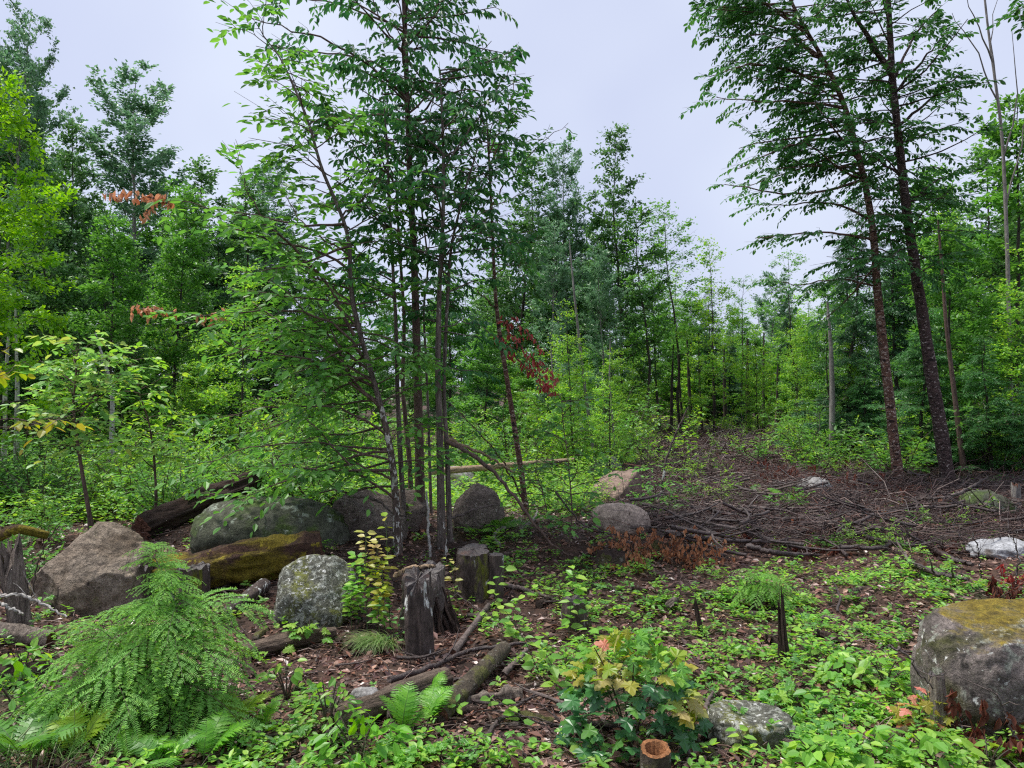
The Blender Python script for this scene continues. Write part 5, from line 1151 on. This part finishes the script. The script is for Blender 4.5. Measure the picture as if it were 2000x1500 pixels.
# far low greenery
n = 16000
y2 = 15 + 19 * rng.random(n); x2 = rng.uniform(-.75, .75, n) * y2
tr = np.abs(x2 - (2.3 + .19 * y2)) < 1.8
m = (rng.random(n) < np.clip(.25 + .8 * n2(x2, y2, 2.2, 31), .1, 1)) & ~(tr & (y2 < 27) & (rng.random(n) < .7))
x2, y2 = x2[m], y2[m]
p, d, nn_, s_ = plant_nodes(len(x2), x2, y2, rng.uniform(.09, .16, len(x2)), rng.uniform(.05, .35, len(x2)), 4)
g = Geo(); leaves(g, QD, p, d, nn_, s_)
n = 9000
y3 = 9.4 + 6 * rng.random(n); x3 = rng.uniform(-.8, .12, n) * y3
p, d, nn_, s_ = plant_nodes(n, x3, y3, rng.uniform(.06, .11, n), rng.uniform(.05, .4, n), 4)
leaves(g, QD, p, d, nn_, s_)
tag(g.build('far_ground_cover', M['leaf_fresh']), 'tall weeds and seedlings filling the ground behind the boulders and at the wood edge', 'undergrowth', kind='stuff')
# the 300 nearest seedlings, each on its own; the closest with separate leaves
protoS = []
for k in range(6):
    r = np.random.default_rng(600 + k); hh = .07 + .012 * k
    root = bpy.data.objects.new('seedling', None)
    st = Geo(); q = grow([0, 0, -.01], [r.normal(0, .15), r.normal(0, .15), 1], hh, 4, .1, 0, r); st.tube(q, np.linspace(.0022, .0012, 5), 4)
    L_ = []
    whole = Geo(); whole.tube(q, np.linspace(.0022, .0012, 5), 4, mat=0)
    for j_ in range(5 + k % 4):
        az = j_ * 2.4 + r.normal(0, .3); el = r.uniform(-.15, .5); d = np.array([math.cos(az) * math.cos(el), math.sin(az) * math.cos(el), math.sin(el)])
        A = frames(d[None], (np.array([0, 0, 1.]) + r.normal(0, .25, 3))[None])[0] * (.052 * r.uniform(.75, 1.15))
        pt = q[-1] if j_ < 3 else q[2 + j_ % 2]
        L_.append(mat4(A, pt)); whole.add(((OVW if k % 2 else OV)[0] @ A.T) + pt, (OVW if k % 2 else OV)[1], r.random(), 1)
    protoS.append((st.build('stem', M['stem_green'], link=False), L_, leafmesh(OVW if k % 2 else OV, 'leaf_fresh'), whole.build('seedling', [M['stem_green'], M['leaf_fresh']], link=False)))
for c_, k in enumerate(big):
    st, L_, lm, wh = protoS[int(rng.integers(6))]
    s = sz[k] / .048 * 1.15
    if c_ < 130:
        o = empty('seedling', (x[k], y[k], hz(x[k], y[k])), 'small seedling with separate bright leaves at the very front of the clearing', 'seedling', 'seedlings at the front of the clearing')
        obj('stem', st, o)
        for mw in L_: obj('leaf', lm, o, mw)
    else:
        o = obj('seedling', wh); o.location = (x[k], y[k], hz(x[k], y[k])); tag(o, 'small bright green seedling a little behind the front ones', 'seedling', 'seedlings behind the front ones')
    o.rotation_euler = (0, 0, rng.uniform(0, 6.28)); o.scale = (s, s, s)

# ------------------------------------------------------------------ leafy shoots, maple bush
def shoot(name, label, pts, Y, dd, nlf, size, mat, T=OVW, stemm='stem_green', w=.003, cat='seedling', droop=.15, group=None, pair=True, whorl=0, t0=.2):
    q = pxline(pts, Y, dd or [0] * len(pts), 12); root = empty(name, q[0], label, cat, group)
    g = Geo(); g.tube(q, np.linspace(w, w * .5, 12), 5, cap=False); g.build('stem', M[stemm], root, loc=q[0])
    mats = mat if isinstance(mat, (list, tuple)) else [mat]
    for i_ in range(nlf):
        t = t0 + (1 - t0) * (i_ // (2 if pair else 1)) / max(1, (nlf - 1) // (2 if pair else 1))
        az = (i_ % 2) * PI + (i_ // 2) * 1.0 + rng.normal(0, .4)
        d = unit(np.array([math.cos(az), math.sin(az) * .8, .15 - droop + rng.normal(0, .15)]))
        p = interp(q, t) + d * .01
        A = frames(d[None], (np.array([0, -.25, 1.]) + rng.normal(0, .2, 3))[None])[0] * size * rng.uniform(.75, 1.2)
        m_ = mats[min(len(mats) - 1, int(t * len(mats)))]
        obj('leaf', leafmesh(T, m_), root, mat4(A, p - q[0]))
    return root
SHOOTS = [
 ([(975, 1215), (965, 1150), (985, 1110)], 12, .085, 'leaf_fresh', 'broad leaved shoot rising right of the narrow stump'),
 ([(1010, 1240), (1000, 1185), (1040, 1150)], 12, .08, 'leaf_fresh', 'broad leaved shoot left of the black stump'),
 ([(1040, 1260), (985, 1215), (945, 1195)], 12, .08, 'leaf_fresh', 'arching shoot with pale leaves bending left'),
 ([(1110, 1250), (1115, 1180), (1120, 1125)], 14, .085, 'leaf_fresh', 'upright shoot with large leaves before the black stump'),
 ([(1160, 1240), (1135, 1160), (1115, 1105)], 12, .08, 'leaf_fresh', 'shoot right beside the upright large leaved one'),
 ([(1060, 1330), (1020, 1240), (985, 1190)], 12, .08, 'leaf_fresh', 'tall arching shoot below the black stump'),
 ([(1090, 1360), (1080, 1300), (1050, 1250)], 12, .085, 'leaf_fresh', 'leafy shoot left of the dark maple bush'),
 ([(1030, 1420), (1000, 1380), (960, 1365)], 10, .08, 'leaf_fresh', 'leafy shoot above the fallen branch at the bottom'),
 ([(1140, 1330), (1120, 1270), (1150, 1230)], 12, .08, 'leaf_fresh', 'leafy shoot touching the top left of the maple bush'),
 ([(905, 1215), (890, 1160), (880, 1095)], 12, .065, ['leaf_fresh', 'leaf_peach'], 'shoot with orange tip leaves between the two stumps'),
 ([(878, 1210), (868, 1150), (862, 1090)], 12, .06, ['leaf_fresh', 'leaf_peach'], 'thin shoot with orange top left of the mossy stump'),
 ([(770, 1265), (768, 1215), (740, 1170)], 12, .05, 'leaf_front', 'shoot with small oval leaves left of the tall stump'),
 ([(800, 1265), (775, 1225), (785, 1190)], 10, .045, 'leaf_front', 'second small leaved shoot at the foot of the tall stump'),
 ([(820, 1215), (824, 1190), (828, 1178)], 8, .042, 'leaf_yellow', 'tuft of yellow green leaves growing from the tall stump'),
 ([(1575, 1290), (1590, 1255), (1570, 1230)], 8, .06, 'leaf_fresh', 'leafy shoot right of the jagged stub'),
 ([(1600, 1420), (1605, 1380), (1580, 1350)], 8, .08, 'leaf_fresh', 'leafy shoot behind the flat front rock'),
 ([(1445, 1475), (1450, 1440), (1442, 1425)], 8, .06, 'leaf_fresh', 'pale shoot in front of the flat front rock'),
 ([(785, 1040), (790, 1000), (795, 985)], 8, .09, 'leaf_lime', 'bright maple sprig growing beside the speckled trunk'),
 ([(805, 1030), (808, 1005), (815, 1000)], 6, .09, 'leaf_fresh', 'second bright maple sprig left of the brown trunk'),
 ([(1230, 1490), (1120, 1480), (1080, 1450)], 10, .07, 'leaf_fresh', 'low shoot at the bottom centre left of the orange topped stump'),
]
for pts, nlf, s, mt, lab in SHOOTS:
    Yd = G(*pts[0])[1]
    shoot('leafy_shoot', lab, pts, Yd, None, nlf, s, mt, MP if 'maple sprig' in lab else OVW)
# sprouting coppice of yellow green leaves in front of the lichened boulder
for a_, b_, c_, lab, mm in ((700, 1220, 1085, 'leftmost sprout of the coppice before the lichened boulder', 'leaf_fresh'), (718, 1235, 1040, 'tallest sprout of the coppice, pinkish at the tip', ['leaf_fresh', 'leaf_fresh', 'leaf_yellow', 'leaf_peach']), (735, 1235, 1055, 'sprout with peach coloured top leaves', ['leaf_fresh', 'leaf_fresh', 'leaf_yellow', 'leaf_peach']),
                            (752, 1240, 1090, 'sprout with yellow leaves right in the coppice', ['leaf_fresh', 'leaf_yellow']), (762, 1230, 1010, 'thin straight sprout with a tuft on top', ['stem_green', 'leaf_yellow']), (688, 1232, 1140, 'short green sprout at the left of the coppice', 'leaf_fresh'), (742, 1245, 1140, 'short yellow green sprout low in the coppice', ['leaf_fresh', 'leaf_yellow'])):
    if 'thin straight' in lab: mm = ['leaf_yellow']
    Yd = G(a_, b_)[1]
    shoot('coppice_sprout', lab, [(a_, b_), (a_ - 4, (b_ + c_) / 2), (a_ + rng.uniform(-12, 8), c_)], Yd, None, 34 if 'thin straight' not in lab else 12, .072, mm, OVW, w=.0045, t0=.3 if 'thin straight' not in lab else .55)

def bush(name, label, cx, by, wpx, hpx, nlf, size, matfn, T=MP, seed=1, depth=.8, cat='maple bush', nst=6, lowfrac=.15):
    b = G(cx, by); Y = b[1]; w = wpx * Y / FPX / 2; h = hpx * Y / FPX
    r = np.random.default_rng(seed); root = empty(name, b, label, cat)
    tips = []
    for k in range(nst):
        az = k * 6.28 / nst + r.normal(0, .3); rr = w * r.uniform(.3, .75)
        tip = b + [math.cos(az) * rr, math.sin(az) * rr * depth, h * r.uniform(.6, .95)]
        q = np.array([b + (tip - b) * t + [0, 0, .1 * h * math.sin(t * PI)] for t in np.linspace(0, 1, 8)]); q[0, 2] -= .03
        g = Geo(); g.tube(q, np.linspace(.006, .0025, 8), 5, cap=False); g.build('stem', M['stem_brown'], root, loc=b); tips.append(q)
    for k in range(nlf):
        u = unit(r.normal(0, 1, 3)); u[2] = abs(u[2]) * 1.1 - .05; rad = r.uniform(.6, 1) ** .6
        p = b + np.array([u[0] * w, u[1] * w * depth, lowfrac * h + u[2] * h * (1 - lowfrac) * .95]) * [rad, rad, rad]
        p[2] = max(p[2], hz(p[0], p[1]) + .02)
        d = unit(np.array([u[0], u[1], -.25]) + r.normal(0, .35, 3)); nn = unit(np.array([u[0] * .5, u[1] * .5 - .25, 1.]) + r.normal(0, .25, 3))
        A = frames(d[None], nn[None])[0] * size * r.uniform(.65, 1.2)
        obj('leaf', leafmesh(T, matfn(*(project(p)[0]), r)), root, mat4(A, p - b))
        q = tips[k % nst]
        if k % 2 == 0:
            pk = q[np.argmin(((q - p) ** 2).sum(1))]; g = Geo(); g.tube(np.array([pk, (pk + p) / 2 + [0, 0, .01], p]), .0012, 3, cap=False); g.build('leaf_stalk', M['stem_green'], root, loc=b)
    return root
def mf(u, v, r):
    if (u - 1185) ** 2 / 900 + (v - 1265) ** 2 / 1800 < 1 or (u - 1335) ** 2 / 900 + (v - 1375) ** 2 / 1200 < 1 or (u - 1200) ** 2 / 1600 + (v - 1325) ** 2 / 500 < 1: return 'leaf_orange' if r.random() < .12 else ('leaf_peach' if r.random() < .5 else 'leaf_yellow')
    if v < 1330: return ('leaf_fresh', 'leaf_yellow', 'leaf_maple')[int(r.integers(3))]
    return 'leaf_dark_maple' if r.random() < .85 else 'leaf_maple'
bush('maple_bush', 'dark green maple bush with orange and yellow tips at the bottom centre', 1230, 1462, 275, 228, 300, .085, mf, seed=5)
bush('maple_seedling', 'small maple seedling with pink and yellow leaves before the bleached stub', 1795, 1435, 95, 92, 44, .06, lambda u, v, r: 'leaf_pink' if (u < 1800 and v < 1385 and r.random() < .8) else ('leaf_orange' if r.random() < .3 else 'leaf_yellow'), seed=6, nst=3, cat='seedling')
bush('maple_seedling', 'bright green maple seedling behind the thin grey log', 605, 1265, 95, 55, 20, .085, lambda u, v, r: 'leaf_fresh', seed=7, nst=3, cat='seedling')
bush('maple_seedling', 'green maple seedling left of the flat front rock', 1560, 1395, 150, 60, 26, .07, lambda u, v, r: 'leaf_fresh' if r.random() < .6 else 'leaf_maple', seed=8, nst=4, cat='seedling')
bush('maple_seedling', 'dark green seedling under the flat rock at the front', 1530, 1440, 110, 60, 24, .065, lambda u, v, r: 'leaf_maple', seed=9, nst=4, cat='seedling')
bush('leafy_clump', 'clump of oblong bright leaves at the bottom left of centre', 700, 1500, 190, 110, 110, .075, lambda u, v, r: 'fern', OV, seed=10, nst=6, cat='plant')
bush('leafy_clump', 'tall green leafy clump beside the furrowed log', 640, 1440, 120, 110, 80, .06, lambda u, v, r: 'leaf_fresh' if r.random() < .7 else 'leaf_front', OV, seed=11, nst=6, cat='plant')
bush('leafy_clump', 'thin leafy clump below the thin grey log', 560, 1370, 130, 80, 50, .06, lambda u, v, r: 'leaf_fresh', OVW, seed=12, nst=6, cat='plant')
bush('leafy_clump', 'bright leafy clump at the left edge under the grey log', 45, 1330, 110, 70, 60, .07, lambda u, v, r: 'leaf_fresh', OVW, seed=13, nst=5, cat='plant')
bush('leafy_clump', 'dense green leafy clump at the lower left edge', 40, 1420, 170, 130, 150, .065, lambda u, v, r: 'fern_dark' if r.random() < .6 else 'fern', OV, seed=14, nst=6, cat='plant')
bush('leafy_clump', 'low bushy green plant under the little hemlock on the clearing', 1460, 1172, 90, 50, 70, .05, lambda u, v, r: 'leaf_fresh', OVW, seed=15, nst=5, cat='plant')
for q_, (cx_, by_, w_, h_) in enumerate(((1700, 1495, 150, 70), (1830, 1500, 150, 70), (1930, 1510, 140, 60), (1600, 1505, 120, 60), (1730, 1345, 170, 70), (1650, 1330, 110, 50))):
    bush('leafy_clump', ['large leaved green clump at the bottom right, first from the flat rock', 'large leaved green clump below the bleached stub', 'large leaved green clump at the lower right corner', 'green clump in front right of the flat rock', 'dense bright clump left of the huge boulder', 'bright clump right of the jagged stub'][q_], cx_, by_, w_, h_, 60, .075, lambda u, v, r: 'leaf_fresh', OVW, seed=50 + q_, nst=5, cat='plant')
def dead_bush(label, cx, by, wpx, hpx, nlf, size, mat, seed):
    b = G(cx, by); Y = b[1]; w = wpx * Y / FPX / 2; h = hpx * Y / FPX; r = np.random.default_rng(seed); root = empty('dead_leafy_branch', b, label, 'dead branch')
    me = leafmesh(OVC, mat)
    for k in range(max(3, nlf // 7)):
        x0 = r.uniform(-w, w) * .8; q = grow(b + [x0, r.uniform(-w, w) * .4, 0], [r.normal(0, .8), r.normal(0, .3), .8], h * r.uniform(.7, 1.2), 6, .12, -.08, r)
        g = Geo(); g.tube(q, np.linspace(.004, .0015, 7), 4, cap=False); g.build('twig', M['stem_brown'], root, loc=b)
        for _ in range(10):
            p = interp(q, r.uniform(.25, 1)) + r.normal(0, .012, 3); d = unit(np.array([r.normal(0, .35), r.normal(0, .35), -1])); nn = unit(np.array([r.normal(0, .8), -1, .2]))
            obj('dead_leaf', me, root, mat4(frames(d[None], nn[None])[0] * size * r.uniform(.7, 1.25), p - b))
dead_bush('spray of hanging red brown dead leaves in front of the huge right boulder', 1910, 1450, 90, 120, 110, .07, 'leaf_rust', 1)
dead_bush('low heap of rust coloured dead leaves at the lower right corner', 1985, 1475, 60, 80, 50, .07, 'leaf_rust', 2)
dead_bush('red dead leaves above the huge right boulder', 1965, 1175, 110, 50, 100, .07, 'leaf_rust', 3)
dead_bush('red dead leaves at the right edge below the white slab', 1985, 1140, 60, 50, 50, .07, 'leaf_red', 4)
for q_, (cx_, by_, w_, h_, n_, lab) in enumerate(((1235, 1075, 110, 55, 90, 'orange dead leaves hanging just below the pale pinkish boulder'), (1290, 1095, 110, 60, 110, 'thick orange dead leaves in the middle of the clearing'), (1345, 1110, 90, 70, 110, 'orange dead leaves nearest the brash heap'), (1240, 1115, 90, 45, 60, 'sparse orange dead leaves on the near side'),
                                                  (1330, 1060, 110, 35, 70, 'row of orange dead leaves at the left end of the brash'), (1700, 1015, 150, 30, 70, 'orange dead leaves at the foot of the orange barked tree'), (1840, 1005, 120, 40, 70, 'orange dead leaves at the foot of the dark curled bark tree'), (1360, 985, 60, 20, 30, 'small patch of dead leaves on the trail'), (1570, 1045, 110, 25, 40, 'dead orange leaves lying in the brash'))):
    dead_bush(lab, cx_, by_, w_ * 1.15, h_ * 1.1, int(n_ * 1.5), .052, 'leaf_dead', 20 + q_)
for q_, (cx_, by_, w_, h_, n_, lab) in enumerate(((1560, 945, 140, 45, 110, 'dark red dead sprays left of the small grey rock'), (1680, 965, 140, 45, 130, 'dark red dead sprays below the orange trunk'), (1480, 935, 80, 35, 60, 'dark red sprays beside the skid trail'), (1640, 925, 140, 40, 80, 'rust sprays at the wood edge left of the orange trunk'), (1450, 1000, 120, 25, 50, 'rust leaves among the sticks left of the fern'), (1760, 985, 130, 30, 70, 'rust leaves between the two curled bark trunks'), (1420, 1060, 120, 25, 50, 'rust leaves low in the near brash'), (1620, 1085, 140, 25, 50, 'rust leaves at the near edge of the brash'), (1880, 1075, 120, 25, 50, 'rust leaves left of the white slab'), (1350, 870, 60, 15, 30, 'rust leaves on the far trail'))):
    dead_bush(lab, cx_, by_, w_, h_, n_ * 2, .062, 'leaf_rust', 40 + q_)

# ------------------------------------------------------------------ ferns
def frond_mesh(seed, L=.42, matn='fern', npair=17):
    r = np.random.default_rng(seed); g = Geo()
    t = np.linspace(0, 1, 14); q = np.stack([t * L * .92, .02 * np.sin(t * 3 + seed), L * (.62 * t - .5 * t ** 2.2)], -1)
    g.tube(q, np.linspace(.0028, .001, 14), 4, mat=0, cap=False)
    tt = np.linspace(.22, .98, npair); base = interp(q, tt); tg = tang(q, tt)
    env = np.sin(np.clip((tt - .1) / .9, 0, 1) * PI) ** .7 * .38 * L * .62 + .012
    PN = T_([(0, -.09, 0), (.25, -.14, .01), (.33, -.075, .01), (.52, -.12, .01), (.6, -.055, 0), (.78, -.08, 0), (1, 0, -.04), (.78, .08, 0), (.6, .055, 0), (.52, .12, .01), (.33, .075, .01), (.25, .14, .01), (0, .09, 0)],
            [(0, 1, 2, 10), (10, 11, 12, 0), (2, 3, 4, 8), (8, 9, 10, 2), (4, 5, 6, 8), (6, 7, 8, 6)][:5])
    for sg in (-1, 1):
        side = unit(np.cross(tg, [0, 0, 1.])) * sg
        d = unit(side + tg * .45 + r.normal(0, .06, side.shape) + [0, 0, -.12])
        up = np.cross(tg, side) * -sg; up = np.where(up[:, 2:3] < 0, -up, up)
        A = frames(d, up + r.normal(0, .1, up.shape)) * env[:, None, None]
        A[:, :, 1] *= .85
        g.inst(PN, base, A, r.random(npair), 1)
    return g.build('frond', [M['stem_green'], M[matn]], link=False)
FR = {m: [frond_mesh(s_, matn=m) for s_ in (1, 2, 3)] for m in ('fern', 'fern_dark', 'fern_yellow', 'leaf_orange')}
def fern(label, px, py, s, m='fern', n=6, az0=None, spread=6.28, lift=.25, group=None):
    b = G(px, py); root = empty('fern', b, label, 'fern', group)
    for k in range(n):
        az = (az0 if az0 is not None else 0) + spread * (k + rng.uniform(-.25, .25)) / n
        o = obj('frond', FR[m][int(rng.integers(3))], root)
        o.rotation_euler = (rng.normal(0, .15), -lift + rng.normal(0, .15), az); sc = s * rng.uniform(.75, 1.15); o.scale = (sc, sc, sc)
fern('bright yellow green fern below the hemlock at the lower left', 150, 1480, .65, 'fern_yellow', 5, .6, 2.6, .55)
fern('upright fern left of the hemlock tree', 85, 1440, .7, 'fern', 6, .6, 2.6, .75)
fern('dark fern in the shade at the lower left corner', 40, 1495, .9, 'fern_dark', 7, lift=.45)
fern('fern with broad fronds at the bottom under the hemlock', 265, 1500, .55, 'fern', 6, 0, 3.14, .35)
fern('fern directly right of the hemlock base', 400, 1495, .62, 'fern', 6, .3, 2.6, .6)
fern('yellow fern with a browned tip beside the hemlock', 455, 1430, .6, 'fern_yellow', 4, .5, 2.8, .7)
fern('small pale fern right of the browned one', 520, 1440, .5, 'fern', 5, lift=.3)
fern('light fern in front of the furrowed log', 790, 1440, .62, 'fern', 6, .6, 2.4, .75)
fern('fern hanging over the right end of the furrowed log', 835, 1420, .6, 'fern', 5, .4, 1.8, .6)
fern('fern growing on the furrowed log', 840, 1375, .45, 'fern', 5, .5, 2.4, .5)
fern('small fern behind the flat cut stumps', 930, 1045, .75, 'fern', 6, lift=.3)
fern('second small fern right of the fissured trunks', 975, 1040, .7, 'fern_dark', 6, lift=.3)
fern('green fern on the brash heap left of the grey rock', 1540, 985, .9, 'fern', 5, lift=.2)
fern('pale fern in the brash in front of the orange trunk', 1760, 1000, .8, 'fern', 5, lift=.2)
fern('low fern in the ground at the bottom left', 330, 1505, .6, 'fern_dark', 6, lift=.3)
fern('fern by the skid trail with feathery fronds', 1470, 975, .9, 'fern_dark', 5, lift=.2)

# grass tuft draped left of the tall stump, and two small ones
def tuft(label, px, py, n, L, s, az=None):
    b = G(px, py); root = empty('grass_tuft', b, label, 'grass'); g = Geo()
    for _ in range(n):
        a_ = rng.uniform(0, 6.28) if az is None else az + rng.normal(0, .6); q = grow(b + rng.normal(0, s, 3) * [1, 1, .1], [math.cos(a_) * .5, math.sin(a_) * .5, .8], L * rng.uniform(.6, 1.2), 5, .06, -.32)
        q[:, 2] = np.maximum(q[:, 2], height(q[:, 0], q[:, 1]) + .004)
        w = .0016 * np.array([1, 1, 1, .8, .5, .1]); sd = np.cross(q[-1] - q[0], [0, 0, 1.]); sd = unit(sd + 1e-5)
        V = np.concatenate([q - sd * w[:, None], q + sd * w[:, None]]); k = np.arange(5)
        g.add(V, np.stack([k, k + 1, k + 7, k + 6], -1), rng.random())
    o = g.build('blades', M['grass'], root, loc=b); o['kind'] = 'stuff'
tuft('long fine grass draped over the soil left of the tall stump', 748, 1262, 420, .26, .05, 4.0)
tuft('small bright grass tuft beside the little hemlock on the clearing', 1565, 1178, 90, .2, .04)
tuft('thin grass at the lower left corner', 60, 1490, 120, .4, .15)

# ------------------------------------------------------------------ near hemlocks
def spray_mesh(seed, L, m='needle_near'):
    r = np.random.default_rng(seed); g = Geo()
    t = np.linspace(0, 1, 12); q = np.stack([t * L, .03 * L * np.sin(3 * t + seed), L * (.32 * t - .85 * t ** 2)], -1)
    g.tube(q, np.linspace(.003, .0008, 12), 4, mat=0, cap=False)
    P_, D_, N_, S_ = [], [], [], []; tips = []
    nt = int(L / .018)
    for k in range(nt):
        u = .08 + .92 * k / nt; b = interp(q, u); tg = tang(q, u); sg = 1 if k % 2 else -1
        side = unit(np.cross(tg, [0, 0, 1.])) * sg; ll = L * (.42 * (1 - u) ** .7 + .07) * r.uniform(.6, 1.15)
        d = unit(side * .9 + tg * .75 + r.normal(0, .12, 3)); nn = max(4, int(ll / .0042))
        s_ = np.linspace(0, 1, nn); tw = b + d * (s_ * ll)[:, None] - np.array([0, 0, 1]) * (.45 * ll * s_ ** 2)[:, None]
        g.tube(tw[[0, nn // 2, -1]], .0009, 3, mat=0, cap=False)
        up = np.cross(d, side); up = up if up[2] > 0 else -up
        sd2 = unit(np.cross(d, up))
        for sgn in (-1, 1):
            P_.append(tw); D_.append(unit(sd2 * sgn + d * .45 + r.normal(0, .12, (nn, 3)))); N_.append(np.broadcast_to(up, (nn, 3)) + r.normal(0, .3, (nn, 3))); S_.append(r.uniform(.009, .014, nn))
        tips.append((tw[-1], d))
    p, d, n_, s = map(np.concatenate, (P_, D_, N_, S_))
    A = frames(d, n_) * s[:, None, None]; A[:, :, 1] *= .32
    g.inst(NDL, p, A, np.repeat(r.random(len(p) // 8 + 1), 8)[:len(p)], 1)
    tp = np.array([a for a, _ in tips]); td = np.array([b for _, b in tips])
    k = 7
    pp = np.repeat(tp, k, 0); dd = unit(np.repeat(td, k, 0) + r.normal(0, .6, (len(pp), 3)))
    A = frames(dd, r.normal(0, 1, dd.shape)) * .010; A[:, :, 1] *= .3
    g.inst(NDL, pp, A, .3, 2)
    return g.build('spray', [M['stem_brown'], M[m], M['needle_tip']], link=False)
SP = [spray_mesh(s_, L_) for s_, L_ in ((1, .30), (2, .36), (3, .26), (4, .20), (5, .40))]
def near_hemlock(label, stempts, Y, n, s0, s1, seed, base_r=.011, t0=.1, brk=.68):
    r = np.random.default_rng(seed); q = pxline(stempts, Y, None, 20); q[0, 2] = hz(q[0, 0], q[0, 1]) - .02
    root = empty('hemlock_sapling', q[0], label, 'hemlock sapling')
    g = Geo(); g.tube(q, np.linspace(base_r, .002, 20), 7); g.build('trunk', M['bark_grey'], root, loc=q[0])
    for k in range(n):
        t = t0 + (1 - t0) * (k / n) ** 1.05; az = k * 2.399 + r.normal(0, .3); p = interp(q, t)
        L = (s0 * (1.05 - .45 * t)) if t < brk else s1 * (1.25 - .6 * t)
        me = SP[int(r.integers(5))] if L > .6 else SP[[0, 2, 3][int(r.integers(3))]]
        o = obj('spray', me, root)
        o.location = [float(v) for v in p - q[0]]; o.rotation_euler = (r.normal(0, .2), -.10 - (.35 * t) + r.normal(0, .15), az); sc = L * r.uniform(.8, 1.15); o.scale = (sc, sc, sc)
Yh = 4.0
near_hemlock('feathery light green hemlock sapling with a drooping tip at the lower left', [(330, 1440), (335, 1330), (345, 1240), (352, 1200), (320, 1120), (298, 1080), (285, 1064)], Yh, 92, 1.42, .8, 3)
near_hemlock('feathery hemlock sapling spreading low just left of the tall tipped one', [(215, 1440), (220, 1360), (225, 1300), (215, 1245)], Yh - .1, 60, 1.35, .9, 4, brk=1.1)
near_hemlock('small bushy hemlock standing alone on the clearing', [(1490, 1175), (1488, 1150), (1480, 1120)], G(1490, 1180)[1], 26, .95, .4, 5, brk=1.1)

# ------------------------------------------------------------------ far hanging leaves in the top right corner
hero('overhanging_branch', 'leafy twig hanging into the upper right corner', [(2120, 960), (2110, 700), (2090, 300), (2060, 20), (2020, -20)], 11, 12, 5, 'bark_brown', [([(2060, 10), (2010, 10), (1975, 25)], [0, 0, 0], .012)], [(.9, .99, 5, .3, .6, 2, 4, -.2, .2)], 'leaf_birch', OV, .11, seed=501, step=.10, nl=7, nobj=40)
ORD = 'leftmost second third fourth fifth sixth seventh eighth ninth tenth eleventh twelfth thirteenth fourteenth fifteenth sixteenth seventeenth eighteenth nineteenth twentieth twenty-first twenty-second twenty-third twenty-fourth twenty-fifth twenty-sixth twenty-seventh twenty-eighth twenty-ninth thirtieth'.split()
LM = [('tall streaked stump', 822, 1288), ('furrowed log', 760, 1400), ('lichened boulder', 616, 1230), ('maple bush', 1230, 1470), ('flat front rock', 1465, 1460), ('huge mossy boulder', 1880, 1420), ('bleached stub', 1838, 1445), ('jagged stub', 1535, 1300),
      ('little lone hemlock', 1480, 1175), ('orange dead leaves', 1290, 1095), ('mossy stump', 925, 1172), ('black stump', 1122, 1232), ('hemlock sapling', 330, 1440), ('thin grey log', 560, 1275), ('white slab', 1940, 1098), ('pale pinkish boulder', 1212, 1042), ('small pale grey rock', 1592, 968), ('orange barked tree', 1758, 970), ('bottom left ferns', 120, 1480),
      ('thin dark stub', 1378, 1248), ('tan boulder at left', 172, 1205), ('long black pole', 1480, 1035), ('peeled red pole', 1850, 1046), ('far trail end', 1390, 870), ('forked dark branch', 960, 1285), ('bottom leafy clump', 700, 1490), ('green clump at lower right', 1700, 1490), ('dense clump of seedlings', 1730, 1345), ('low mossy boulder', 1925, 1022)]
LP = np.array([G(a_, b_)[:2] for _, a_, b_ in LM])
bylab = {}
for o in list(bpy.data.objects):
    if o.parent is None and o.get('category') in ('tree', 'shrub', 'seedling', 'branch') and o.get('group'):
        if o['category'] in ('seedling', 'branch'):
            q = LM[int(np.argmin(((LP - np.array([o.location.x, o.location.y])) ** 2).sum(1)))][0]
            o['label'] = {'dark branches of the brash heap': 'dark tangled brash branch by the ', 'thin dead branches in the litter': 'thin dead litter branch by the ', 'branches on the far skid trail': 'strewn dark branch by the ', 'broken pieces of rotting wood': 'broken piece of rotting wood by the '}.get(o['group'], 'small bright seedling by the ' if 'behind' in o['group'] else 'loose leaved small seedling by the ') + q
        bylab.setdefault(o['label'], []).append(o)
for lab, os_ in bylab.items():
    if len(os_) < 2: continue
    os_.sort(key=lambda o: o.location.x / o.location.y)
    for k, o in enumerate(os_):
        if k < len(ORD): o['label'] = ('leftmost' if k == 0 else ORD[k] + ' from left') + ', ' + lab
print('objects', len(bpy.data.objects), 'tris', sum(len(m.loop_triangles) or sum(max(0, 0) for _ in ()) for m in bpy.data.meshes), 'polys', sum(len(m.polygons) for m in bpy.data.meshes))
